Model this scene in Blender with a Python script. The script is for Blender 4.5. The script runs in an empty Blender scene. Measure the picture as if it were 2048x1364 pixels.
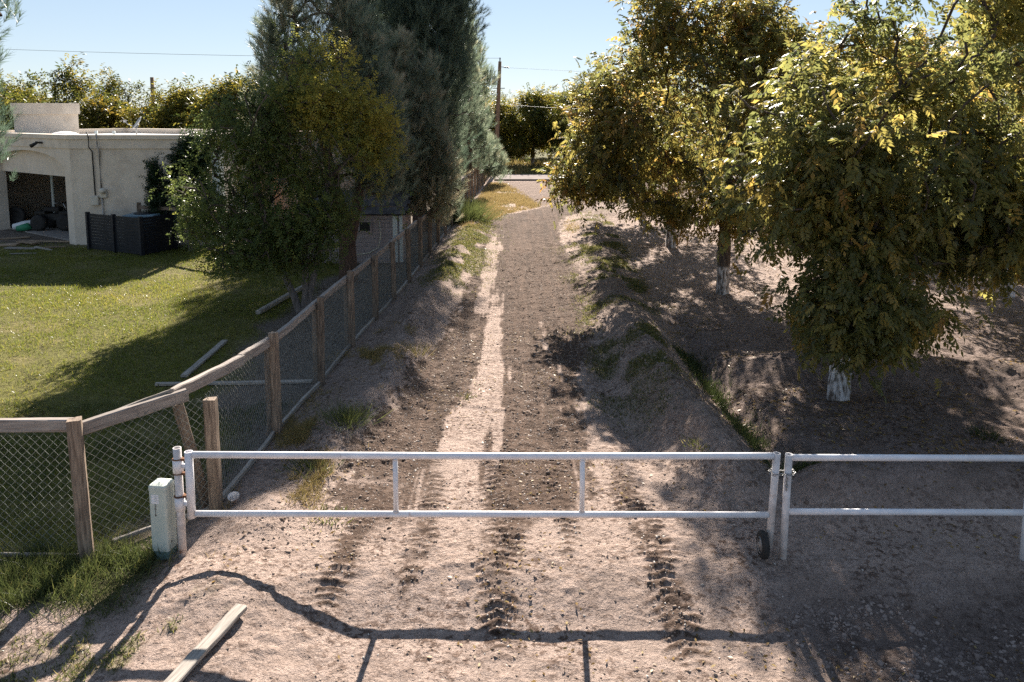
import bpy, bmesh, math, random
import numpy as np
from mathutils import Vector, Matrix, Quaternion
R = math.radians
rng = np.random.default_rng(7)
random.seed(7)
sc = bpy.context.scene
col = sc.collection

# ------------------------------------------------------------------ camera, sky, sun, exposure
cam_d = bpy.data.cameras.new('camera')
cam = bpy.data.objects.new('camera', cam_d)
col.objects.link(cam)
cam.location = (0, 0, 3.8)
cam.rotation_euler = (R(90 - 7), 0, 0)
cam_d.sensor_width = 36
cam_d.lens = 36 * 1560 / 2048
cam_d.shift_y = -0.1296
cam_d.clip_start = 0.1
cam_d.clip_end = 3000
sc.camera = cam

SUN_EL, SUN_AZ = 32.0, 3.2
world = bpy.data.worlds.new('World')
sc.world = world
world.use_nodes = True
wn = world.node_tree
wn.nodes.clear()
sky = wn.nodes.new('ShaderNodeTexSky')
sky.sky_type = 'NISHITA'
sky.sun_disc = False
sky.sun_elevation = R(SUN_EL)
sky.sun_rotation = R(SUN_AZ)
sky.altitude = 1100
sky.air_density = 1.0
sky.dust_density = 0.05
sky.ozone_density = 3.0
bg = wn.nodes.new('ShaderNodeBackground')
bg.inputs['Strength'].default_value = 0.094
wo = wn.nodes.new('ShaderNodeOutputWorld')
gam = wn.nodes.new('ShaderNodeGamma')      # softens the sky's range evenly all round
gam.inputs[1].default_value = 0.5
tint = wn.nodes.new('ShaderNodeMix')
tint.data_type = 'RGBA'; tint.blend_type = 'MULTIPLY'; tint.inputs[0].default_value = 1.0
tint.inputs[7].default_value = (.92, .96, 1.02, 1)
wn.links.new(sky.outputs[0], gam.inputs[0])
wn.links.new(gam.outputs[0], tint.inputs[6])
wn.links.new(tint.outputs[2], bg.inputs[0])
wn.links.new(bg.outputs[0], wo.inputs[0])

sun_d = bpy.data.lights.new('sun', 'SUN')
sun_d.energy = 5.0
sun_d.angle = R(0.53)
sun_d.color = (1.0, 0.91, 0.80)
sun = bpy.data.objects.new('sun', sun_d)
col.objects.link(sun)
_d = Vector((math.sin(R(SUN_AZ)) * math.cos(R(SUN_EL)), math.cos(R(SUN_AZ)) * math.cos(R(SUN_EL)), math.sin(R(SUN_EL))))
sun.rotation_euler = _d.to_track_quat('Z', 'Y').to_euler()

vs = sc.view_settings
sc.display_settings.display_device = 'sRGB'
vs.view_transform = 'Standard'
vs.look = 'None'
vs.exposure = 1.75
vs.gamma = 1.0
vs.use_curve_mapping = False
sc.cycles.max_bounces = 9
sc.cycles.diffuse_bounces = 6
sc.cycles.transmission_bounces = 8
sc.cycles.glossy_bounces = 2
sc.cycles.transparent_max_bounces = 4
sc.cycles.use_denoising = False
sc.cycles.sample_clamp_indirect = 6

# ------------------------------------------------------------------ small helpers
def tag(o, label=None, cat=None, group=None, kind=None):
    if label: o['label'] = label
    if cat: o['category'] = cat
    if group: o['group'] = group
    if kind: o['kind'] = kind
    return o

def thing(name, label, cat, loc=(0, 0, 0), group=None):
    o = bpy.data.objects.new(name, None)
    o.empty_display_size = 0.2
    col.objects.link(o)
    o.location = loc
    return tag(o, label, cat, group)

def obj(name, me, mat, parent=None, loc=None, rot=None, kind=None, label=None):
    """link a mesh; loc is a world position, parents are never rotated"""
    o = bpy.data.objects.new(name, me)
    col.objects.link(o)
    if mat is not None and len(me.materials) == 0:
        me.materials.append(mat)
    L = Vector(loc) if loc is not None else Vector((0, 0, 0))
    if parent is not None:
        o.parent = parent
        q, w = parent, Vector((0, 0, 0))
        while q is not None:
            w += Vector(q.location)
            q = q.parent
        L = L - w
    o.location = L
    if rot is not None:
        o.rotation_euler = rot
    if kind: o['kind'] = kind
    if label: o['label'] = label
    return o

def np_mesh(name, V, F, attr=None, colr=None, smooth=False):
    me = bpy.data.meshes.new(name)
    V = np.asarray(V, dtype=np.float32); F = np.asarray(F, dtype=np.int32)
    k = F.shape[1]
    me.vertices.add(len(V)); me.vertices.foreach_set('co', V.ravel())
    me.loops.add(F.size); me.loops.foreach_set('vertex_index', F.ravel())
    me.polygons.add(len(F))
    me.polygons.foreach_set('loop_start', np.arange(0, F.size, k, dtype=np.int32))
    if smooth:
        me.polygons.foreach_set('use_smooth', np.ones(len(F), dtype=bool))
    if attr is not None:
        a = me.attributes.new('hue', 'FLOAT', 'POINT')
        a.data.foreach_set('value', np.asarray(attr, dtype=np.float32))
    if colr is not None:
        a = me.attributes.new('base', 'FLOAT_COLOR', 'POINT')
        c4 = np.ones((len(V), 4), dtype=np.float32); c4[:, :3] = colr
        a.data.foreach_set('color', c4.ravel())
    me.update(calc_edges=True)
    return me

def bm_mesh(name, bm, smooth=False):
    me = bpy.data.meshes.new(name)
    bmesh.ops.recalc_face_normals(bm, faces=bm.faces)
    if smooth:
        for f in bm.faces: f.smooth = True
    bm.to_mesh(me); bm.free()
    return me

def add_box(bm, c, s, M=None):
    vs_ = []
    for dx in (-.5, .5):
        for dy in (-.5, .5):
            for dz in (-.5, .5):
                p = Vector((c[0] + dx * s[0], c[1] + dy * s[1], c[2] + dz * s[2]))
                vs_.append(bm.verts.new(M @ p if M else p))
    for f in ((0, 1, 3, 2), (4, 6, 7, 5), (0, 4, 5, 1), (2, 3, 7, 6), (0, 2, 6, 4), (1, 5, 7, 3)):
        bm.faces.new([vs_[i] for i in f])
    return vs_

def box_mesh(name, s, bevel=0.0, c=(0, 0, 0)):
    bm = bmesh.new()
    add_box(bm, c, s)
    if bevel:
        bmesh.ops.bevel(bm, geom=bm.edges[:], offset=bevel, segments=2, affect='EDGES', profile=0.6)
    return bm_mesh(name, bm)

def add_tube(bm, pts, r, n=10, cap=True, hollow=0.0):
    pts = [Vector(p) for p in pts]
    rs = r if isinstance(r, (list, tuple)) else [r] * len(pts)
    rings = []
    for i, p in enumerate(pts):
        t = (pts[min(i + 1, len(pts) - 1)] - pts[max(i - 1, 0)]).normalized()
        q = t.to_track_quat('Z', 'Y')
        rings.append([bm.verts.new(p + q @ Vector((math.cos(2 * math.pi * k / n) * rs[i], math.sin(2 * math.pi * k / n) * rs[i], 0))) for k in range(n)])
    for a, b in zip(rings, rings[1:]):
        for k in range(n):
            f = bm.faces.new((a[k], a[(k + 1) % n], b[(k + 1) % n], b[k])); f.smooth = True
    if cap and not hollow:
        bm.faces.new(rings[0][::-1]); bm.faces.new(rings[-1])
    if hollow:
        bm.faces.new(rings[0][::-1])
        p = pts[-1]; t = (pts[-1] - pts[-2]).normalized(); q = t.to_track_quat('Z', 'Y')
        i1 = [bm.verts.new(p + q @ Vector((math.cos(2 * math.pi * k / n) * hollow, math.sin(2 * math.pi * k / n) * hollow, 0))) for k in range(n)]
        i2 = [bm.verts.new(v.co - t * 0.06) for v in i1]
        for k in range(n):
            bm.faces.new((rings[-1][k], rings[-1][(k + 1) % n], i1[(k + 1) % n], i1[k]))
            bm.faces.new((i1[k], i1[(k + 1) % n], i2[(k + 1) % n], i2[k]))
        bm.faces.new(i2)

def tube_mesh(name, pts, r, n=10, cap=True, hollow=0.0):
    bm = bmesh.new(); add_tube(bm, pts, r, n, cap, hollow)
    me = bpy.data.meshes.new(name); bmesh.ops.recalc_face_normals(bm, faces=bm.faces)
    bm.to_mesh(me); bm.free(); return me

def add_prism(bm, foot, z0, z1):
    a = [bm.verts.new((x, y, z0)) for x, y in foot]; b = [bm.verts.new((x, y, z1)) for x, y in foot]
    n = len(foot)
    for i in range(n):
        bm.faces.new((a[i], a[(i + 1) % n], b[(i + 1) % n], b[i]))
    bm.faces.new(a[::-1]); bm.faces.new(b)

def add_lathe(bm, prof, n=20, M=None):
    rings = []
    for r, z in prof:
        ring = []
        for k in range(n):
            p = Vector((r * math.cos(2 * math.pi * k / n), r * math.sin(2 * math.pi * k / n), z))
            ring.append(bm.verts.new(M @ p if M else p))
        rings.append(ring)
    for a, b in zip(rings, rings[1:]):
        for k in range(n):
            f = bm.faces.new((a[k], a[(k + 1) % n], b[(k + 1) % n], b[k])); f.smooth = True
    bm.faces.new(rings[0][::-1]); bm.faces.new(rings[-1])

# value noise in numpy
def _h(ix, iy, s):
    n = (ix.astype(np.int64) * 374761393 + iy.astype(np.int64) * 668265263 + s * 144665) & 0xffffffff
    n = ((n ^ (n >> 13)) * 1274126177) & 0xffffffff
    n = n ^ (n >> 16)
    return (n & 0xffff) / 65535.0
def vn(x, y, s=0):
    ix, iy = np.floor(x), np.floor(y)
    fx, fy = x - ix, y - iy
    fx = fx * fx * (3 - 2 * fx); fy = fy * fy * (3 - 2 * fy)
    a, b, c, d = _h(ix, iy, s), _h(ix + 1, iy, s), _h(ix, iy + 1, s), _h(ix + 1, iy + 1, s)
    return a + (b - a) * fx + (c - a) * fy + (a - b - c + d) * fx * fy
def fbm(x, y, s=0, o=4):
    t, a, w = 0, 0.5, 0
    for i in range(o):
        t = t + a * vn(x * 2 ** i + 17 * i, y * 2 ** i - 9 * i, s + i); w += a; a *= .55
    return t / w
def ss(a, b, x):
    t = np.clip((x - a) / (b - a), 0, 1); return t * t * (3 - 2 * t)
def gau(x, s): return np.exp(-(x / s) ** 2)

# ------------------------------------------------------------------ materials
def new_mat(name):
    m = bpy.data.materials.new(name); m.use_nodes = True
    m.node_tree.nodes.clear()
    return m, m.node_tree.nodes, m.node_tree.links
def N(ns, t, **k):
    n = ns.new(t)
    for a, v in k.items():
        if a.startswith('i_'):
            key = a[2:]
            n.inputs[int(key) if key.isdigit() else key.replace('_', ' ')].default_value = v
        else: setattr(n, a, v)
    return n
def ramp(ns, stops):
    r = ns.new('ShaderNodeValToRGB')
    e = r.color_ramp.elements
    while len(e) < len(stops): e.new(0.5)
    for i, (p, c) in enumerate(stops):
        e[i].position = p; e[i].color = (*c, 1)
    return r

def mat_noise(name, c1, c2, scale=8, rough=.85, bump=.3, bscale=None, stretch=(1, 1, 1), metal=0, spec=.3, lo=.35, hi=.65, rnd=0.0, bdist=.01, extra=None):
    m, ns, ln = new_mat(name)
    out = N(ns, 'ShaderNodeOutputMaterial'); p = N(ns, 'ShaderNodeBsdfPrincipled', i_Roughness=rough, i_Metallic=metal)
    p.inputs['Specular IOR Level'].default_value = spec
    tc = N(ns, 'ShaderNodeTexCoord'); mp = N(ns, 'ShaderNodeMapping'); mp.inputs['Scale'].default_value = stretch
    ln.new(tc.outputs['Object'], mp.inputs[0])
    oi = N(ns, 'ShaderNodeObjectInfo')
    sc_ = N(ns, 'ShaderNodeVectorMath', operation='SCALE'); sc_.inputs['Scale'].default_value = 37.0
    cb = N(ns, 'ShaderNodeCombineXYZ')
    for i in range(3): ln.new(oi.outputs['Random'], cb.inputs[i])
    ln.new(cb.outputs[0], sc_.inputs[0])
    ad = N(ns, 'ShaderNodeVectorMath', operation='ADD'); ln.new(mp.outputs[0], ad.inputs[0]); ln.new(sc_.outputs[0], ad.inputs[1])
    nz = N(ns, 'ShaderNodeTexNoise', i_Scale=scale, i_Detail=6, i_Roughness=.62)
    ln.new(ad.outputs[0], nz.inputs['Vector'])
    rp = ramp(ns, [(lo, c1), (hi, c2)]); ln.new(nz.outputs[0], rp.inputs[0])
    cout = rp.outputs[0]
    if extra:       # (colour, scale, lo, hi): stains with a shape of their own
        n2 = N(ns, 'ShaderNodeTexNoise', i_Scale=extra[1], i_Detail=5, i_Roughness=.7); ln.new(ad.outputs[0], n2.inputs['Vector'])
        mr = N(ns, 'ShaderNodeMapRange', i_1=extra[2], i_2=extra[3]); ln.new(n2.outputs[0], mr.inputs[0])
        mx = N(ns, 'ShaderNodeMix', data_type='RGBA'); ln.new(mr.outputs[0], mx.inputs[0]); ln.new(cout, mx.inputs[6]); mx.inputs[7].default_value = (*extra[0], 1)
        cout = mx.outputs[2]
    if rnd:
        hs = N(ns, 'ShaderNodeHueSaturation'); mr = N(ns, 'ShaderNodeMapRange', i_3=1 - rnd, i_4=1 + rnd)
        ln.new(oi.outputs['Random'], mr.inputs[0]); ln.new(mr.outputs[0], hs.inputs['Value']); ln.new(cout, hs.inputs['Color']); cout = hs.outputs[0]
    ln.new(cout, p.inputs['Base Color'])
    if bump:
        nb = N(ns, 'ShaderNodeTexNoise', i_Scale=bscale or scale * 3, i_Detail=5); ln.new(ad.outputs[0], nb.inputs['Vector'])
        b = N(ns, 'ShaderNodeBump', i_Strength=bump, i_Distance=bdist); ln.new(nb.outputs[0], b.inputs['Height']); ln.new(b.outputs[0], p.inputs['Normal'])
    ln.new(p.outputs[0], out.inputs[0])
    return m

def mat_leaf(name, stops, trans=.5, tgain=1.6, gloss=.1, grough=.35):
    m, ns, ln = new_mat(name)
    out = N(ns, 'ShaderNodeOutputMaterial')
    at = N(ns, 'ShaderNodeAttribute', attribute_name='hue')
    oi = N(ns, 'ShaderNodeObjectInfo')
    r1 = ramp(ns, stops); ln.new(at.outputs['Fac'], r1.inputs[0])
    mr = N(ns, 'ShaderNodeMapRange', i_3=.85, i_4=1.15); ln.new(oi.outputs['Random'], mr.inputs[0])
    hs = N(ns, 'ShaderNodeHueSaturation'); ln.new(mr.outputs[0], hs.inputs['Value']); ln.new(r1.outputs[0], hs.inputs['Color'])
    d = N(ns, 'ShaderNodeBsdfDiffuse'); ln.new(hs.outputs[0], d.inputs[0])
    g = N(ns, 'ShaderNodeVectorMath', operation='SCALE'); g.inputs['Scale'].default_value = tgain; ln.new(hs.outputs[0], g.inputs[0])
    t = N(ns, 'ShaderNodeBsdfTranslucent'); ln.new(g.outputs[0], t.inputs[0])
    mx = N(ns, 'ShaderNodeMixShader', i_0=trans); ln.new(d.outputs[0], mx.inputs[1]); ln.new(t.outputs[0], mx.inputs[2])
    if gloss:
        gl = N(ns, 'ShaderNodeBsdfGlossy', i_Roughness=grough); gl.inputs['Color'].default_value = (1, 1, 1, 1)
        lw = N(ns, 'ShaderNodeLayerWeight', i_0=.5)
        pw = N(ns, 'ShaderNodeMath', operation='POWER', i_1=3.0); ln.new(lw.outputs['Facing'], pw.inputs[0])
        mu = N(ns, 'ShaderNodeMath', operation='MULTIPLY_ADD', i_1=gloss * 3, i_2=gloss * .3); ln.new(pw.outputs[0], mu.inputs[0])
        m2 = N(ns, 'ShaderNodeMixShader'); ln.new(mu.outputs[0], m2.inputs[0]); ln.new(mx.outputs[0], m2.inputs[1]); ln.new(gl.outputs[0], m2.inputs[2])
        mx = m2
    ln.new(mx.outputs[0], out.inputs[0])
    return m

M = {}
M['pecan'] = mat_leaf('pecan_leaf', [(0, (.055, .063, .023)), (.4, (.108, .108, .032)), (.7, (.185, .15, .038)), (.9, (.25, .165, .04)), (1, (.19, .11, .035))], trans=.56, tgain=2.6, gloss=.04, grough=.38)
M['gold'] = mat_leaf('golden_leaf', [(0, (.04, .052, .012)), (.4, (.098, .092, .017)), (.7, (.165, .13, .02)), (1, (.21, .14, .02))], trans=.5, tgain=2.1, gloss=.025)
M['elm'] = mat_leaf('broad_leaf', [(0, (.07, .098, .033)), (.45, (.13, .155, .042)), (.75, (.24, .22, .046)), (1, (.30, .24, .04))], trans=.46, tgain=1.9, gloss=.025)
M['ivy'] = mat_leaf('ivy_leaf', [(0, (.015, .032, .010)), (.6, (.03, .055, .014)), (1, (.09, .12, .03))], trans=.4, gloss=.05)
M['needle'] = mat_leaf('pine_needle', [(0, (.05, .075, .052)), (.5, (.12, .15, .10)), (.85, (.22, .24, .16)), (1, (.30, .26, .17))], trans=.45, tgain=2.0, gloss=.06, grough=.4)
M['lawn'] = mat_leaf('lawn_blade', [(0, (.06, .088, .014)), (.5, (.142, .148, .024)), (.8, (.23, .195, .04)), (1, (.31, .24, .08))], trans=.5, tgain=1.7, gloss=.04)
M['weed'] = mat_leaf('weed_blade', [(0, (.035, .05, .016)), (.5, (.085, .10, .032)), (.8, (.15, .14, .04)), (1, (.30, .23, .12))], trans=.45, tgain=1.5, gloss=.04)
M['dry'] = mat_leaf('dry_blade', [(0, (.14, .12, .04)), (.4, (.30, .22, .09)), (1, (.36, .27, .14))], trans=.4, tgain=1.3, gloss=.03)
M['post'] = mat_noise('weathered_post', (.075, .052, .038), (.33, .25, .185), scale=5, stretch=(.8, 9, 9), rough=.85, bump=.6, bscale=9, lo=.3, hi=.7, rnd=.25, extra=((.035, .025, .02), 2.2, .62, .72))
M['rail'] = mat_noise('weathered_rail', (.17, .14, .12), (.36, .31, .27), scale=5, stretch=(.8, 9, 9), rough=.85, bump=.6, bscale=9, lo=.3, hi=.7, rnd=.2, extra=((.10, .05, .03), 1.8, .6, .75))
M['board'] = mat_noise('pale_board', (.20, .175, .15), (.38, .34, .295), scale=5, stretch=(.8, 10, 10), rough=.85, bump=.6, bscale=9, rnd=.2, extra=((.15, .12, .09), 2.0, .6, .7))
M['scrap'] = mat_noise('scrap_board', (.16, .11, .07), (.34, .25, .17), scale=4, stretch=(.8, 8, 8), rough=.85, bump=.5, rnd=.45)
M['paint'] = mat_noise('white_pipe_paint', (.66, .64, .66), (.80, .79, .80), scale=6, rough=.42, bump=.12, bscale=60, spec=.5, extra=((.30, .13, .05), 7.0, .66, .78))
M['paint_worn'] = mat_noise('worn_white_paint', (.5, .46, .44), (.72, .69, .68), scale=9, rough=.55, bump=.2, bscale=60, extra=((.28, .13, .06), 5.0, .58, .72))
M['rust'] = mat_noise('rust', (.07, .03, .018), (.2, .09, .04), scale=20, rough=.9, bump=.4)
M['wire'] = mat_noise('zinc_wire', (.17, .175, .16), (.27, .28, .255), scale=10, rough=.5, bump=0, metal=.35)
M['tyre'] = mat_noise('rubber', (.018, .017, .017), (.04, .037, .034), scale=20, rough=.8, bump=.3)
M['steel'] = mat_noise('steel', (.25, .25, .25), (.42, .42, .42), scale=12, rough=.45, metal=.8, bump=.1)
M['pedestal'] = mat_noise('pedestal_green', (.49, .53, .46), (.56, .59, .52), scale=6, rough=.6, bump=.08, extra=((.22, .25, .2), 3.0, .6, .8))
M['pedestal_base'] = mat_noise('pedestal_base', (.13, .2, .19), (.19, .27, .25), scale=9, rough=.7, bump=.2)
M['sticker'] = mat_noise('sticker', (.74, .74, .76), (.82, .82, .83), scale=40, rough=.6, bump=0)
M['ink'] = mat_noise('ink', (.04, .03, .03), (.09, .06, .05), scale=60, rough=.8, bump=0)
M['stucco'] = mat_noise('stucco', (.60, .52, .43), (.68, .595, .50), scale=3, rough=.95, bump=.2, bscale=60, extra=((.44, .37, .30), 1.1, .52, .75))
M['stucco_tan'] = mat_noise('tan_stucco', (.60, .46, .36), (.68, .53, .42), scale=3, rough=.95, bump=.5, bscale=60)
M['roof'] = mat_noise('white_roof', (.62, .61, .6), (.76, .75, .73), scale=3, rough=.8, bump=.3, extra=((.45, .43, .41), 1.5, .55, .75))
M['black'] = mat_noise('black_slat', (.007, .008, .013), (.015, .017, .024), scale=6, rough=.5, bump=.1, spec=.3)
M['cable'] = mat_noise('cable', (.03, .03, .03), (.06, .055, .05), scale=10, rough=.7, bump=0)
M['conduit'] = mat_noise('conduit', (.42, .38, .34), (.5, .46, .42), scale=10, rough=.6, bump=0)
M['box'] = mat_noise('meter_box', (.55, .5, .42), (.64, .6, .52), scale=10, rough=.6, bump=0)
M['acunit'] = mat_noise('ac_blue', (.13, .2, .24), (.2, .28, .32), scale=10, rough=.5, bump=.1)
M['siding'] = mat_noise('shed_siding', (.32, .27, .27), (.4, .34, .34), scale=6, stretch=(1, 1, 6), rough=.9, bump=.3)
M['shingle'] = mat_noise('shingle', (.05, .046, .046), (.10, .092, .09), scale=12, rough=.95, bump=.5, rnd=.3)
M['trimw'] = mat_noise('pale_trim', (.55, .6, .58), (.66, .7, .68), scale=9, rough=.7, bump=0)
M['hose'] = mat_noise('hose', (.5, .47, .38), (.6, .57, .46), scale=9, rough=.6, bump=0)
M['bark'] = mat_noise('bark', (.045, .034, .026), (.13, .10, .08), scale=6, stretch=(4, 4, 1), rough=.95, bump=.9, bscale=14, bdist=.03)
M['pinebark'] = mat_noise('pine_bark', (.06, .04, .03), (.16, .10, .075), scale=6, stretch=(4, 4, 1), rough=.95, bump=.9, bscale=14, bdist=.03)
M['greybark'] = mat_noise('grey_bark', (.10, .085, .078), (.22, .19, .175), scale=6, stretch=(5, 5, 1), rough=.95, bump=.8, bscale=14, bdist=.02)
M['pole'] = mat_noise('pole_wood', (.16, .10, .06), (.30, .19, .12), scale=5, stretch=(5, 5, .6), rough=.9, bump=.4)
M['transformer'] = mat_noise('transformer', (.2, .22, .24), (.27, .29, .31), scale=5, rough=.5, bump=0)
M['ceramic'] = mat_noise('insulator', (.06, .05, .05), (.12, .1, .1), scale=9, rough=.3, bump=0)
M['concrete'] = mat_noise('concrete', (.24, .21, .19), (.33, .3, .27), scale=4, rough=1, bump=.4, spec=0)
M['dark'] = mat_noise('dark_plastic', (.012, .012, .013), (.03, .03, .03), scale=9, rough=.5, bump=.1)
M['bagw'] = mat_noise('white_bag', (.55, .57, .58), (.68, .7, .7), scale=9, rough=.6, bump=.5)
M['bagg'] = mat_noise('green_bag', (.02, .16, .08), (.04, .24, .12), scale=9, rough=.6, bump=.5)
M['clod'] = mat_noise('clod_soil', (.11, .078, .06), (.30, .23, .185), scale=5, rough=.98, bump=.3)
M['palestone'] = mat_noise('pale_stone', (.36, .31, .27), (.60, .54, .48), scale=3, rough=.8, bump=.2)
M['darkstone'] = mat_noise('dark_stone', (.12, .09, .08), (.30, .24, .21), scale=3, rough=.85, bump=.2)
M['asphalt'] = mat_noise('pale_road', (.25, .22, .21), (.33, .29, .27), scale=.8, rough=1, bump=.2, spec=0)

def mat_whitewash():
    m, ns, ln = new_mat('whitewashed_bark')
    out = N(ns, 'ShaderNodeOutputMaterial'); p = N(ns, 'ShaderNodeBsdfPrincipled', i_Roughness=.95)
    tc = N(ns, 'ShaderNodeTexCoord'); mp = N(ns, 'ShaderNodeMapping'); mp.inputs['Scale'].default_value = (4, 4, 1)
    ln.new(tc.outputs['Object'], mp.inputs[0])
    nz = N(ns, 'ShaderNodeTexNoise', i_Scale=6, i_Detail=6); ln.new(mp.outputs[0], nz.inputs['Vector'])
    rb = ramp(ns, [(.35, (.045, .034, .026)), (.65, (.13, .10, .08))]); ln.new(nz.outputs[0], rb.inputs[0])
    rw = ramp(ns, [(.42, (.13, .10, .08)), (.50, (.42, .38, .35)), (.60, (.66, .62, .60))]); ln.new(nz.outputs[0], rw.inputs[0])
    sx = N(ns, 'ShaderNodeSeparateXYZ'); ln.new(tc.outputs['Object'], sx.inputs[0])
    ml = N(ns, 'ShaderNodeMath', operation='MULTIPLY_ADD', i_1=.12, i_2=-.06); ln.new(nz.outputs[0], ml.inputs[0])
    ad = N(ns, 'ShaderNodeMath', operation='ADD'); ln.new(sx.outputs[2], ad.inputs[0]); ln.new(ml.outputs[0], ad.inputs[1])
    mr = N(ns, 'ShaderNodeMapRange', i_1=.62, i_2=.68, i_3=1, i_4=0); ln.new(ad.outputs[0], mr.inputs[0])
    mx = N(ns, 'ShaderNodeMix', data_type='RGBA'); ln.new(mr.outputs[0], mx.inputs[0]); ln.new(rb.outputs[0], mx.inputs[6]); ln.new(rw.outputs[0], mx.inputs[7])
    ln.new(mx.outputs[2], p.inputs['Base Color'])
    b = N(ns, 'ShaderNodeBump', i_Strength=.8, i_Distance=.03); ln.new(nz.outputs[0], b.inputs['Height']); ln.new(b.outputs[0], p.inputs['Normal'])
    ln.new(p.outputs[0], out.inputs[0])
    return m
M['whitewash'] = mat_whitewash()

def mat_ground():
    m, ns, ln = new_mat('ground_soil')
    out = N(ns, 'ShaderNodeOutputMaterial'); p = N(ns, 'ShaderNodeBsdfPrincipled', i_Roughness=.97)
    p.inputs['Specular IOR Level'].default_value = .15
    at = N(ns, 'ShaderNodeAttribute', attribute_name='base')
    tc = N(ns, 'ShaderNodeTexCoord')
    def nz(scale, det, rgh, off=0.0):
        n = N(ns, 'ShaderNodeTexNoise', i_Scale=scale, i_Detail=det, i_Roughness=rgh)
        if off:
            ad = N(ns, 'ShaderNodeVectorMath', operation='ADD'); ad.inputs[1].default_value = (off, off * .7, 0); ln.new(tc.outputs['Object'], ad.inputs[0]); ln.new(ad.outputs[0], n.inputs['Vector'])
        else: ln.new(tc.outputs['Object'], n.inputs['Vector'])
        return n
    n1, n2, n3, n4 = nz(9, 9, .72), nz(45, 4, .6), nz(17, 5, .65, 31.0), nz(1.6, 4, .6, 57.0)
    def mul(c_in, fac, ramp_):
        m_ = N(ns, 'ShaderNodeMix', data_type='RGBA', blend_type='MULTIPLY', i_0=fac); ln.new(c_in, m_.inputs[6]); ln.new(ramp_.outputs[0], m_.inputs[7]); return m_
    r1 = ramp(ns, [(.3, (.74, .73, .72)), (.68, (1.2, 1.2, 1.2))]); ln.new(n1.outputs[0], r1.inputs[0])
    r2 = ramp(ns, [(.34, (.42, .38, .36)), (.43, (1, 1, 1)), (.62, (1.05, 1.05, 1.05)), (.74, (1.25, 1.23, 1.2))]); ln.new(n2.outputs[0], r2.inputs[0])
    r3 = ramp(ns, [(.50, (1, 1, 1)), (.58, (.36, .31, .28))]); ln.new(n3.outputs[0], r3.inputs[0])
    r4 = ramp(ns, [(.40, (.12, .12, .12)), (.62, (1, 1, 1))]); ln.new(n4.outputs[0], r4.inputs[0])
    m1 = mul(at.outputs['Color'], 1.0, r1)
    m2 = mul(m1.outputs[2], .6, r2)
    m3 = mul(m2.outputs[2], 1.0, r3); ln.new(r4.outputs[0], m3.inputs[0])
    ln.new(m3.outputs[2], p.inputs['Base Color'])
    b = N(ns, 'ShaderNodeBump', i_Strength=.9, i_Distance=.03); ln.new(n2.outputs[0], b.inputs['Height'])
    b2 = N(ns, 'ShaderNodeBump', i_Strength=.9, i_Distance=.07); ln.new(n1.outputs[0], b2.inputs['Height']); ln.new(b.outputs[0], b2.inputs['Normal'])
    b3 = N(ns, 'ShaderNodeBump', i_Strength=.7, i_Distance=.05); ln.new(n3.outputs[0], b3.inputs['Height']); ln.new(b2.outputs[0], b3.inputs['Normal'])
    ln.new(b3.outputs[0], p.inputs['Normal'])
    ln.new(p.outputs[0], out.inputs[0])
    return m
M['ground'] = mat_ground()

# ------------------------------------------------------------------ terrain functions
FX = ([-50, 6.3, 7.1, 8.94, 10.68, 12.47, 14.14, 15.71, 17.39, 49.7, 200], [-3.0, -2.95, -2.86, -2.81, -2.69, -2.63, -2.53, -2.43, -2.34, -1.24, 3])
def fx(y): return np.interp(y, *FX)
def xberm(y): return np.interp(y, [5, 6.5, 8, 10, 12.5, 16, 20, 27, 33], [2.6, 2.35, 2.2, 2.12, 2.08, 2.18, 2.35, 2.75, 4.2])
TRK = np.array([(.3, 24), (.5, 27), (1.0, 29.2), (2.2, 31), (4.5, 32.2), (9, 33), (16, 33.5)])
def track_far(x, y):
    d = np.full(np.shape(x), 1e9)
    for a, b in zip(TRK[:-1], TRK[1:]):
        ab = b - a; t = np.clip(((x - a[0]) * ab[0] + (y - a[1]) * ab[1]) / ab.dot(ab), 0, 1)
        d = np.minimum(d, np.hypot(x - a[0] - t * ab[0], y - a[1] - t * ab[1]))
    return d
RUTS = ((-1.42, .15, 5.4, 7.5, .009), (-.83, .12, 5.6, 7.6, .006), (-.12, .19, 5.1, 9.5, .010), (.45, .12, 6.2, 8.8, .009), (1.22, .17, 4.9, 8.2, .012))
def lug(d, x, y):
    n = fbm(x * 1.3, y * 1.3, 3) - .5
    n6 = fbm(x * 4, y * 4, 79) - .5
    return np.sin(2 * np.pi * (y / .10 + np.abs(d) * 4.2) + 9 * n + 9 * n6) * 1.6 * ss(.36, .62, fbm(x * 5, y * 3.5, 77)) + .5 * n6
def rut_x(xc, y): return xc + .05 * np.sin(y * 2.1 + xc) + (.12 * np.clip(6 - y, 0, 1) if xc in (-.12, 1.22) else 0)
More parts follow.
